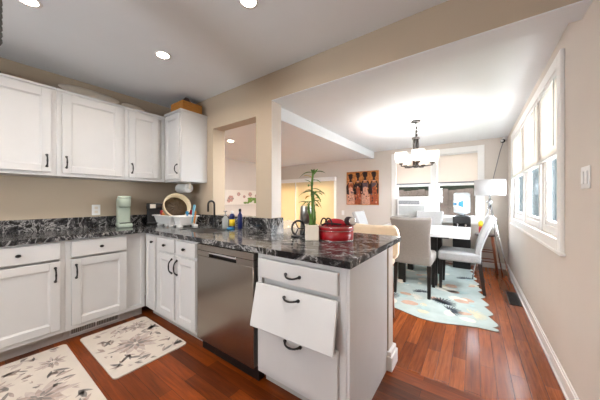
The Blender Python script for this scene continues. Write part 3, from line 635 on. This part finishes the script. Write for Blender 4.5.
q = MB(); q.lathe([(.05, 0), (.06, .004), (.125, .04), (.13, .046), (.122, .046), (.06, .012), (.01, .010)], (XL+.17, .07, 2.237), 32); tag(q.build('bowl', M['dark']), 'dark brown shallow bowl on the leftmost wall cabinet', 'bowl')
# dark woven pendant at the left edge
t = thing('pendant_lamp', 'dark woven pendant shade cut off at the top left edge', 'pendant lamp', (-1.59, -.048, 1.85))
q = MB(); c = (-1.59, -.048, 1.853)
q.lathe([(.142+.008*(i % 2), i*.013) for i in range(26)], c, 32, caps=False); q.lathe([(.132, 0), (.132, .325)], c, 32, caps=False); q.build('lamp_shade', M['wicker'], t)
MB().tube([(c[0], c[1], 2.10), (c[0], c[1], ZK-.02)], .004, 6).build('cord', M['black'], t)
q = MB(); q.lathe([(.02, 2.10), (.022, 2.12), (.01, 2.14)], (c[0], c[1], 0), 12)
for a in range(3): q.tube([(c[0], c[1], 2.12), (c[0]+.14*math.cos(a*2.09), c[1]+.14*math.sin(a*2.09), 2.16)], .003, 5)
q.build('socket', M['black'], t); MB().lathe([(.05, ZK-.025), (.05, ZK)], (c[0], c[1], 0), 20).build('canopy', M['black'], t)

# ------------------------------------------------------------------ ceiling lights
def downlight(x, y, z, label, watts):
    t = thing('recessed_light', label, 'ceiling light', (x, y, z), 'recessed ceiling lights')
    MB().lathe([(.044, -.002), (.062, -.006), (.065, -.001), (.065, 0)], (x, y, z), 28, caps=False).build('trim_ring', M['white'], t)
    MB().lathe([(.045, -.004), (.02, -.004)], (x, y, z), 28).build('lens', M['lens'], t)
    l = bpy.data.lights.new('downlight', 'AREA'); l.shape = 'DISK'; l.size = .085; l.energy = watts; l.color = (1, .94, .87); l.spread = math.radians(160)
    o = bpy.data.objects.new('downlight', l); C.objects.link(o); o.parent = t; o.location = (0, 0, -.012)
for x, y, lb_ in ((-2.206, 1.028, 'recessed ceiling light nearest the corner wooden box'), (-1.165, 1.064, 'recessed ceiling light at the top centre, before the header'), (-2.294, .248, 'recessed ceiling light cut off at the top left'),
                 (-1.17, .10, 'recessed ceiling light overhead out of frame left'), (-.2, .55, 'recessed ceiling light overhead near the camera'), (-2.3, -.9, 'recessed ceiling light behind the camera at left'), (-.6, -.9, 'recessed ceiling light behind the camera at right')):
    downlight(x, y, ZK, lb_, DOWN_W)
downlight(-3.30, 2.62, ZV, 'recessed living room light seen through the pass-through', 20)
downlight(-2.3, 2.6, ZV, 'added living room fill light unseen behind the post', 20)  # extra lamp added to light the living room, kept out of view
# chandelier
cx, cy = -.66, 3.70
t = thing('chandelier', 'nickel chandelier with upturned glowing white glass shades', 'chandelier', (cx, cy, 1.66))
MB().lathe([(.065, ZD-.022), (.065, ZD-.012), (.05, ZD)], (cx, cy, 0), 24).build('canopy', M['nickel'], t)
q = MB(); q.tube([(cx, cy, 2.08), (cx, cy, ZD-.02)], .006, 8)
for z in (2.12, 2.17, 2.22): q.ball((cx+.008, cy, z), (.016, .008, .022), 10, 6)
q.build('stem', M['nickel'], t)
q = MB(); ax = Vector((math.cos(TH), math.sin(TH), 0))
for s in (-1, 1): q.tube([(cx+s*.022*ax.x, cy+s*.022*ax.y, 1.69), (cx+s*.022*ax.x, cy+s*.022*ax.y, 2.07)], .019, 14)
q.lathe([(.05, 2.065), (.05, 2.085), (.02, 2.095)], (cx, cy, 0), 20); q.lathe([(.02, 1.665), (.045, 1.675), (.045, 1.70), (.03, 1.705)], (cx, cy, 0), 20); q.build('column', M['nickel'], t)
for k in range(5):
    a = TH+math.radians(18+72*k+90); d = (math.cos(a), math.sin(a)); R = .205
    MB().tube([(cx+d[0]*.03, cy+d[1]*.03, 1.685), (cx+d[0]*R*.6, cy+d[1]*R*.6, 1.682), (cx+d[0]*R, cy+d[1]*R, 1.69), (cx+d[0]*R, cy+d[1]*R, 1.71)], .0085, 8).build('arm', M['nickel'], t)
    MB().lathe([(.012, 1.70), (.03, 1.712), (.032, 1.728), (.02, 1.73)], (cx+d[0]*R, cy+d[1]*R, 0), 16).build('cup', M['nickel'], t)
    s = MB(); s.lathe([(.03, 1.728), (.06, 1.74), (.078, 1.78), (.082, 1.875), (.079, 1.875), (.074, 1.782), (.056, 1.747), (.02, 1.735)], (cx+d[0]*R, cy+d[1]*R, 0), 24); s.build('glass_shade', M['bulb'], t)
    l = bpy.data.lights.new('chandelier_bulb', 'POINT'); l.shadow_soft_size = .055; l.energy = 12; l.color = (1, .975, .95)
    o = bpy.data.objects.new('chandelier_bulb', l); C.objects.link(o); o.parent = t; o.location = (d[0]*R, d[1]*R, .18)

# ------------------------------------------------------------------ dining furniture
def leg(m, top, bot, w0=.046, w1=.034):
    a = [(top[0]+sx*w0/2, top[1]+sy*w0/2, top[2]) for sx, sy in ((-1, -1), (1, -1), (1, 1), (-1, 1))]
    b = [(bot[0]+sx*w1/2, bot[1]+sy*w1/2, bot[2]) for sx, sy in ((-1, -1), (1, -1), (1, 1), (-1, 1))]
    A = [m._v(p) for p in a]; B = [m._v(p) for p in b]
    m._f(A); m._f(B[::-1])
    for i in range(4): m._f([A[i], A[(i+1) % 4], B[(i+1) % 4], B[i]])
    return m
def dining_chair(label, fab):
    t = thing('dining_chair', label, 'chair', (0, 0, 0), 'upholstered dining chairs')
    def fn(u, v):
        s = (u-.5)*2; z = .385+v*.585; hw = .215+.03*max(0, (v-.55)/.45)**1.5
        lean = .17*max(0, (z-.5)/.48)**1.3
        return (s*hw, -.245-lean+.035*s*s*(.3+.7*v), z+(.012*s*s if v > .95 else 0))
    q = MB(); q.grid(fn, 12, 12, .065)
    es = [e for e in q.bm.edges if len(e.link_faces) == 2 and e.calc_face_angle(0) > .9]
    bmesh.ops.bevel(q.bm, geom=es, offset=.014, segments=3, affect='EDGES', profile=.5)
    for f_ in q.bm.faces: f_.smooth = True
    q.build('backrest', fab, t)
    q = MB(); q.box((-.225, -.24, .385), (.225, .245, .515), .035, 4); q.build('seat', fab, t)
    for sx in (-1, 1):
        q = leg(MB(), (sx*.195, -.225, .39), (sx*.20, -.275, 0)); q.build('leg', M['blackwood'], t)
        q = leg(MB(), (sx*.19, .205, .39), (sx*.19, .21, 0)); q.build('leg', M['blackwood'], t)
    return t
ch = dining_chair('grey dining chair seen from behind at the near side of the table', M['greyfab'])
ch.location = (-.645, 3.60, 0.0065)
ch2 = dining_chair('light grey dining chair seen from the side at the right of the table', M['lightfab'])
ch2.location = (-.165, 4.06, 0.0065); ch2.rotation_euler = (0, 0, PI/2)
dup(ch2, (-.70, 4.92, .0065), PI, 'light grey dining chair facing us beyond the table under the window')
dup(ch2, (-1.44, 4.40, .0065), -PI/2, 'light grey dining chair at the left of the table below the painting')
t = thing('dining_table', 'white-topped square dining table on thick black legs', 'table', (-.695, 4.35, .0065))
box((-1.35, 3.72, .715), (-.04, 5.0, .76), .006).build('tabletop', M['tabletop'], t)
for x, y in ((-.47, 3.96), (-.90, 3.96), (-.47, 4.60), (-.90, 4.60)):
    q = MB(); q.box((x-.045, y-.06, .0065), (x+.045, y+.06, .70), .004, 1); q.build('leg', M['blackwood'], t)
q = MB(); q.box((-1.05, 3.88, .68), (-.28, 4.69, .715)); q.build('apron', M['blackwood'], t)
# counter stool
t = thing('counter_stool', 'cream padded counter stool tucked behind the peninsula', 'stool', (-.88, 2.42, 0))
q = MB()
def bk(u, v):
    s = (u-.5)*2; e = abs(2*v-1)
    hw = .25-(.05*max(0, (e-.55)/.45)**2)
    return (-.88+s*hw, 2.60+.03*v-.05*s*s, .615+v*.325)
q.grid(bk, 14, 10, .04); 
for f_ in q.bm.faces: f_.smooth = True
q.build('backrest', M['cream'], t)
MB().box((-1.10, 2.20, .56), (-.66, 2.61, .625), .02, 3).build('seat', M['cream'], t)
MB().box((-1.09, 2.21, .535), (-.67, 2.60, .56), .004, 1).build('seat_frame', M['brown'], t)
for sx in (-1, 1):
    for y, yb in ((2.24, 2.20), (2.57, 2.61)):
        leg(MB(), (-.88+sx*.18, y, .54), (-.88+sx*.20, yb, 0), .035, .028).build('leg', M['brown'], t)
q = MB()
for sx in (-1, 1): q.tube([(-.88+sx*.195, 2.21, .20), (-.88+sx*.195, 2.60, .20)], .009, 8)
q.tube([(-1.075, 2.21, .24), (-.685, 2.21, .24)], .009, 8); q.build('footrest', M['brown'], t)
# rug with scalloped edges
def rug():
    pts = []
    def scal(p, q, n, out, skew=.65):
        p, q = Vector(p), Vector(q); d = q-p; nrm = Vector((d.y, -d.x)).normalized()
        for i in range(n):
            for k in range(8):
                s = k/8; amp = (s/skew)**.7 if s < skew else ((1-s)/(1-skew))**.9
                pts.append(tuple(p+d*((i+s)/n)+nrm*out*max(0, amp)))
    for k in range(16):
        x = -1.75+1.9*k/16; pts.append((x, 2.795+.065*math.cos((x+.85)*2*PI/.95)))
    for k in range(8):
        a = -PI/2+PI*.8*k/8; pts.append((.155+.04*math.cos(a), 2.895+.035*math.sin(a)))
    scal((.15, 2.93), (-.08, 5.30), 9, .06, .3)
    for k in range(16):
        s = k/16; pts.append((-.08-1.7*s, 5.32+.05*math.sin(2*PI*s)))
    scal((-1.80, 5.35), (-1.80, 2.85), 9, .06)
    q = MB().use(M['rugedge']); q.prism(pts, .0005, .0048); cx_, cy_ = -.8, 4.1
    q.use(M['rug']); q.prism([(cx_+(x-cx_)*.992, cy_+(y-cy_)*.993) for x, y in pts], .0048, .0058)
    R = random.Random(5)
    def blob(x, y, r, m, n=14, asp=1, z=.0061, rot=0):
        q.use(M[m]); po = []
        for k in range(n):
            a = 2*PI*k/n; rr = r*(1+R.uniform(-.12, .12)); u, v = rr*math.cos(a), rr*asp*math.sin(a)
            po.append((x+u*math.cos(rot)-v*math.sin(rot), y+u*math.sin(rot)+v*math.cos(rot)))
        q.prism(po, .0056, z)
    def fan(x, y, r, m, rot, n=13, spread=3.0):
        for k in range(n):
            a = rot-spread/2+spread*k/(n-1)
            blob(x+r*.55*math.cos(a), y+r*.55*math.sin(a), r*.45, m, 8, .13, .0063, a)
    for _ in range(70):
        x, y = R.uniform(-1.65, .0), R.uniform(2.95, 5.2)
        blob(x, y, R.uniform(.04, .10), R.choice(['rugb', 'rugc', 'rugt', 'rugy', 'rugb']), asp=R.uniform(.5, .9), rot=R.uniform(0, 3), z=.0060+R.uniform(0, .0002))
    for x, y, r, rot in ((-.32, 3.30, .17, 1.2), (-.22, 3.12, .13, .6), (-.55, 3.52, .12, 2.0), (-.30, 3.36, .12, 4.2), (-.9, 3.2, .15, 1), (-.1, 4.5, .13, 2)): fan(x, y, r, 'rugk', rot)
    for x, y, r, m in ((-.62, 3.08, .09, 'rugc'), (-.12, 3.48, .08, 'rugc'), (-.30, 3.82, .13, 'rugb'), (-.05, 2.98, .07, 'rugb'), (-.22, 3.78, .07, 'rugc'), (-.72, 3.35, .07, 'rugc'), (-.45, 2.92, .06, 'rugy')): blob(x, y, r, m, asp=.7, z=.0064)
    for x, y, r, m, rot in ((-.02, 3.15, .14, 'rugy', .4), (-.5, 3.0, .12, 'rugt', 1), (-.12, 3.75, .15, 'rugt', 2.5), (-.62, 3.3, .12, 'rugb', .5)): fan(x, y, r, m, rot)
    return tag(q.build('area_rug'), 'pale teal rug with scalloped edges under the dining table', 'rug')
rug()
# kitchen mats
def kmat(label, x0, x1, y0, y1, seed, flowers):
    R = random.Random(seed); q = MB().use(M['mat']); r = .03; pts = []
    for cx_, cy_, a0 in ((x1-r, y1-r, 0), (x0+r, y1-r, PI/2), (x0+r, y0+r, PI), (x1-r, y0+r, 1.5*PI)):
        for k in range(7): pts.append((cx_+r*math.cos(a0+PI/2*k/6), cy_+r*math.sin(a0+PI/2*k/6)))
    q.prism(pts, .0005, .009)
    def pet(x, y, L, wd, a, m, z):
        q.use(M[m]); po = []
        for k in range(14):
            s = k/13 if k < 7 else (13-k)/6.0
        top_ = [(s, wd*math.sin(PI*s**.8)*(.5+.5*s)) for s in [i/8 for i in range(9)]]
        prof = top_+[(s, -w_*R.uniform(.7, 1)) for s, w_ in top_[::-1][1:-1]]
        for s, w_ in prof:
            u, v = L*s, w_; px, py = x+u*math.cos(a)-v*math.sin(a), y+u*math.sin(a)+v*math.cos(a)
            po.append((min(x1-.012, max(x0+.012, px)), min(y1-.012, max(y0+.012, py))))
        q.prism(po, .0088, z)
    for fx, fy, rr in flowers:
        n = R.randint(8, 11)
        for ring, (L, m) in enumerate(((rr, 'petall'), (rr*.72, 'petal'), (rr*.42, 'petald'))):
            for k in range(n):
                a = 2*PI*k/n+R.uniform(-.2, .2)+ring*.3
                pet(fx+.015*math.cos(a), fy+.015*math.sin(a), L*R.uniform(.75, 1.1), L*.20, a, m, .0092+.0002*ring)
    for _ in range(int(95*(x1-x0)*(y1-y0)/.45)):
        x, y, a = R.uniform(x0+.04, x1-.04), R.uniform(y0+.04, y1-.04), R.uniform(0, 6.28)
        L = R.uniform(.03, .11); pet(x, y, L, L*R.uniform(.14, .28), a, R.choice(['petal', 'petald', 'petall', 'petall', 'petald']), .0091)
        if R.random() < .5: pet(x, y, L*.8, L*.13, a+.6, R.choice(['petal', 'petald']), .0091)
    return tag(q.build('kitchen_mat'), label, 'mat', 'floral kitchen mats')
kmat('small cream floral kitchen mat between the sink cabinet and left cabinets', -2.785, -1.965, .60, 1.115, 3, [(-2.32, .86, .17), (-2.62, .98, .10)])
kmat('long cream floral kitchen mat at the bottom left of the floor', -2.79, -1.20, -.60, .515, 8, [(-2.15, .28, .16), (-2.45, .02, .16), (-1.75, -.1, .18), (-2.55, .40, .08)])
# ------------------------------------------------------------------ by the back wall
# air conditioner
t = thing('air_conditioner', 'white window air conditioner in the left back window', 'air conditioner', (-1.05, YB-.05, .88))
q = MB(); q.box((-1.33, YB-.13, .885), (-.79, YB+.28, 1.235), .012, 2); q.build('case', M['white'], t)
q = MB(); q.box((-1.30, YB-.134, 1.125), (-.90, YB-.128, 1.205), .002, 1); q.build('outlet_grille', M['acgrey'], t)
q = MB()
for k in range(5): q.box((-1.295, YB-.138, 1.133+k*.015), (-.905, YB-.133, 1.136+k*.015))
q.build('louvres', M['white'], t); box((-1.30, YB-.135, .905), (-.81, YB-.128, 1.10), .003).build('front_panel', M['acface'], t)
box((-.885, YB-.134, 1.125), (-.81, YB-.129, 1.205), .002).build('control_panel', M['offwhite'], t)
q = MB(); q.box((-1.389, YB+.03, .87), (-1.331, YB+.04, 1.24)); q.box((-.789, YB+.03, .87), (-.706, YB+.04, 1.24)); q.build('side_curtain', M['white'], t)
# painting of four women
t = thing('painting', 'square canvas painting of four dark figures in rust and ochre dresses', 'painting', (-2.15, YB-.02, 1.10))
box((-2.545, YB-.03, 1.10), (-1.76, YB-.001, 1.895), .003).build('canvas', M['artbg'], t)
def AP(q, pts, m, k):      # flat painted shape on the canvas
    T = Matrix.Translation((-2.545, YB-.03, 1.10)) @ Matrix.Rotation(PI/2, 4, 'X')
    q.use(M[m]); q.prism([(x*.785, y*.795) for x, y in pts], 0, .0004+.0003*k, T)
def ell(x, y, a, b, n=16): return [(x+a*math.cos(2*PI*k/n), y+b*math.sin(2*PI*k/n)) for k in range(n)]
q = MB()
for x, h, w_, dr, sh in ((.14, .84, .125, 'artlt', 'artrd'), (.375, .87, .11, 'artrd', 'artdk'), (.60, .88, .135, 'artlt', 'artbl'), (.865, .87, .118, 'artrd', 'artbl')):
    AP(q, [(x-w_*1.15, .02), (x+w_*1.15, .02), (x+w_*.95, .30), (x+w_*.55, .50), (x-w_*.55, .50), (x-w_*.95, .30)], dr, 1)
    AP(q, [(x-w_*1.1, .33), (x-w_*.4, .30), (x-w_*.5, .5), (x-w_*.6, .62), (x-w_*.3, h-.17), (x+w_*.3, h-.17), (x+w_*.7, .62), (x+w_*.6, .45), (x+w_*.8, .30), (x+w_*1.1, .36), (x+w_*1.15, .58), (x+w_*.75, h-.19), (x+w_*.28, h-.13), (x-w_*.28, h-.13), (x-w_*.75, h-.19), (x-w_*1.2, .56)], 'artdk', 2)
    AP(q, [(x-w_*.55, .46), (x+w_*.55, .46), (x+w_*.62, h-.22), (x-w_*.62, h-.22)], sh, 3); AP(q, ell(x, .48, w_*.5, .06), dr, 4); AP(q, [(x-w_*.3, h-.17), (x+w_*.3, h-.17), (x+w_*.22, h-.05), (x-w_*.22, h-.05)], 'artdk', 4)
    AP(q, ell(x, h, w_*.52, .075), 'artdk', 5); AP(q, ell(x-.01, h+.055, w_*.62, .045), 'artdk', 4); AP(q, ell(x, h-.165, w_*.5, .018), 'artlt', 5)
    for j in range(16): AP(q, ell(x+w_*random.uniform(-.85, .85), random.uniform(.05, .60), random.uniform(.01, .022), random.uniform(.015, .04), 8), random.choice(['artdk', 'artbg', 'artbl', 'artlt']), 4)
q.build('figures', None, t)
# floral canvas in the living room
t = thing('floral_picture', 'long white picture of pink and green flowers seen through the pass-through', 'picture', (XV, 4.2, 1.08))
box((XV+.001, 3.60, 1.10), (XV+.03, 4.75, 1.46), .003).build('canvas', M['canvas'], t)
q = MB(); Tm = Matrix.Translation((XV+.03, 0, 0)) @ Matrix.Rotation(PI/2, 4, 'Y') @ Matrix.Rotation(PI/2, 4, 'Z')
R = random.Random(2)
def LP(y, z, a, b, m, k): q.use(M[m]); q.prism([(yy, zz) for yy, zz in ell(y, z, a, b, 10)], 0, .001+.0004*k, Matrix(((0, 0, 1, XV+.03), (1, 0, 0, 0), (0, 1, 0, 0), (0, 0, 0, 1))))
for y, z, r in ((3.78, 1.25, .08), (3.72, 1.20, .05), (4.02, 1.36, .05), (4.40, 1.36, .06), (4.2, 1.30, .04), (4.62, 1.32, .05)):
    for k in range(6): LP(y+r*.6*math.cos(k), z+r*.6*math.sin(k), r*.55, r*.4, 'pink' if k % 3 else 'petal', k % 3)
for k in range(12): LP(4.42+R.uniform(-.2, .2), 1.19+R.uniform(-.05, .07), R.uniform(.04, .09), R.uniform(.02, .04), 'leafp', k % 4)
q.build('flowers', None, t)
# water dispenser with bottle
t = thing('water_dispenser', 'black water cooler standing below the right back window', 'water dispenser', (-.18, 5.25, 0))
q = MB(); q.box((-.31, 5.12, .01), (-.045, 5.40, .60), .012, 2); q.box((-.31, 5.20, .60), (-.045, 5.40, .80), .006, 1); q.box((-.31, 5.12, .80), (-.045, 5.40, .925), .015, 2); q.build('cabinet', M['black'], t)
q = MB()
for x in (-.235, -.12): q.box((x-.012, 5.13, .765), (x+.012, 5.165, .80), .003, 1); q.tube([(x, 5.15, .77), (x, 5.15, .74)], .009, 8)
q.build('tap', M['silver'], t); box((-.28, 5.125, .60), (-.075, 5.20, .61)).build('drip_tray', M['acgrey'], t)
MB().lathe([(.09, .925), (.10, .93), (.10, .94), (.05, .945)], (-.178, 5.27, 0), 24).build('collar', M['black'], t)
c = (-.178, 5.27, 0)
tb = thing('water_bottle', 'large clear water bottle with blue label upturned on the cooler', 'bottle', (-.178, 5.27, .945))
MB().lathe([(.028, .946), (.03, .955), (.115, .985), (.128, 1.0), (.128, 1.02), (.123, 1.03), (.128, 1.04), (.128, 1.26), (.123, 1.275), (.128, 1.29), (.126, 1.325), (.10, 1.342), (.03, 1.345)], c, 32).build('body', M['bottle'], tb)
def lab(u, v):
    a = math.radians(-205+150*u); return (c[0]+.1292*math.cos(a), c[1]+.1292*math.sin(a), 1.085+.12*v)
MB().grid(lab, 16, 3).build('label', M['white'], tb)
def lab2(u, v):
    a = math.radians(-205+80*u); return (c[0]+.1302*math.cos(a), c[1]+.1302*math.sin(a), 1.125+.04*v)
q = MB().grid(lab2, 10, 1)
def lab3(u, v):
    a = math.radians(-110+32*u); h = .03+.035*u; return (c[0]+.1302*math.cos(a), c[1]+.1302*math.sin(a), 1.145+h*(2*v-1))
q.grid(lab3, 6, 1); q.build('blue_print', M['blue'], tb)
# wooden stool with a bottle on it
sc = (.165, 5.28)
t = thing('wooden_stool', 'reddish wooden bar stool in the far right corner', 'stool', (sc[0], sc[1], 0))
MB().lathe([(.02, .60), (.145, .60), (.155, .61), (.155, .625), (.145, .635), (.02, .637)], (*sc, 0), 28).build('seat', M['darkseat'], t)
for sx in (-1, 1):
    for sy in (-1, 1): MB().tube([(sc[0]+sx*.085, sc[1]+sy*.085, .602), (sc[0]+sx*.15, sc[1]+sy*.15, 0)], [.019, .015], 10).build('leg', M['redwood'], t)
q = MB()
for z in (.18, .34):
    k = .085+.065*(1-z/.60)
    for s in (-1, 1):
        q.tube([(sc[0]-k, sc[1]+s*k, z), (sc[0]+k, sc[1]+s*k, z)], .009, 8); q.tube([(sc[0]+s*k, sc[1]-k, z+.05), (sc[0]+s*k, sc[1]+k, z+.05)], .009, 8)
q.build('rung', M['redwood'], t)
bottle('squeeze_bottle', 'red bottle with a yellow top on the wooden stool', 'bottle', (sc[0]-.07, sc[1]-.05, .637), (('body', [(.026, 0), (.03, .006), (.03, .10), (.02, .125)], 'tomato'), ('cap', [(.03, .125), (.034, .14), (.034, .20), (.012, .225)], 'yellow')))
# floor lamp
lc = (.20, 4.80)
t = thing('floor_lamp', 'tripod floor lamp with white drum shade in the right corner', 'floor lamp', (lc[0], lc[1], 0))
q = MB(); q.lathe([(.195, 1.285), (.197, 1.285), (.197, 1.525), (.195, 1.525)], (*lc, 0), 40, caps=False); q.build('lamp_shade', M['lampshade'], t)
q = MB(); q.tube([(lc[0], lc[1], 1.20), (lc[0], lc[1], 1.42)], .012, 10); q.lathe([(.02, 1.16), (.04, 1.165), (.04, 1.20), (.02, 1.205)], (*lc, 0), 16)
for a in range(3): q.tube([(lc[0], lc[1], 1.40), (lc[0]+.195*math.cos(a*2.09), lc[1]+.195*math.sin(a*2.09), 1.50)], .003, 5)
q.ball((lc[0], lc[1], 1.45), .03); q.build('socket', M['silver'], t)
for fx, fy in ((-.02, 4.56), (.44, 4.62), (.37, 5.02)): MB().tube([(lc[0], lc[1], 1.18), (fx, fy, .007 if fx < .1 else .001)], [.014, .010], 10).build('leg', M['chrome'], t)
# security camera + cord
t = thing('security_camera', 'small black and white security camera in the upper right corner', 'camera', (.44, 5.45, 2.25))
q = MB(); q.lathe([(.035, 0), (.035, .015), (.015, .02)], (.44, YB, 2.29), 16, Matrix.Rotation(PI/2, 4, 'X')); q.tube([(.44, YB-.02, 2.29), (.42, YB-.07, 2.25)], .008, 8); q.build('mount', M['white'], t)
MB().ball((.405, YB-.10, 2.235), .034).build('body', M['black'], t)
MB().lathe([(.02, 0), (.022, .004), (.008, .006)], (.393, YB-.135, 2.232), 12, Matrix.Rotation(PI/2, 4, 'X')).build('lens', M['white'], t)
P = [(.42, YB-.05, 2.24), (.38, YB-.012, 2.10), (.33, YB-.008, 1.85), (.28, YB-.008, 1.60), (.25, YB-.008, 1.30)]
tag(MB().tube(P, .005, 6).build('power_cord', M['acgrey']), 'thin grey cord running down the back wall from the security camera', 'cord')
# ------------------------------------------------------------------ wall plates and registers
def plate(name, label, cat, f, a, z, w_, h, kind):
    t = thing(name, label, cat, f(a, 0, z-h/2))
    MB().box(f(a-w_/2, 0, z-h/2), f(a+w_/2, .006, z+h/2), .003, 2).build('plate', M['white'], t)
    if kind == 'rocker':
        for k in (-1, 1): MB().box(f(a+k*.026-.016, .005, z-.034), f(a+k*.026+.016, .011, z+.034), .002, 1).build('rocker', M['white'], t)
    elif kind == 'outlet':
        for k in (-1, 1):
            MB().box(f(a-.015, .005, z+k*.022-.014), f(a+.015, .008, z+k*.022+.014), .003, 2).build('socket', M['offwhite'], t)
    else: MB().box(f(a-.006, .005, z-.012), f(a+.006, .018, z+.012), .002, 1).build('toggle', M['white'], t)
plate('light_switch', 'white double rocker light switch on the right wall', 'light switch', frt, 1.91, 1.333, .118, .118, 'rocker')
plate('wall_outlet', 'white wall outlet on the left wall beside the mint coffee maker', 'outlet', flt, .875, 1.105, .075, .115, 'outlet')
plate('wall_switch', 'white wall switch below and left of the figure painting', 'light switch', fb, -2.655, .895, .07, .115, 'toggle')
t = thing('floor_vent', 'dark bronze floor register beside the right baseboard', 'vent', (.395, 4.0, 0))
q = fr(MB(), lambda a, d, z: (z, a, d), 3.72, 4.22, .335, .450, .012, 0, .006, .002); q.build('frame', M['vent'], t)
box((.347, 3.732, 0), (.438, 4.208, .002)).build('recess', M['black'], t)
q = MB()
for k in range(22): q.box((.347, 3.74+k*.0215, .002), (.438, 3.748+k*.0215, .005))
q.build('louvres', M['vent'], t)
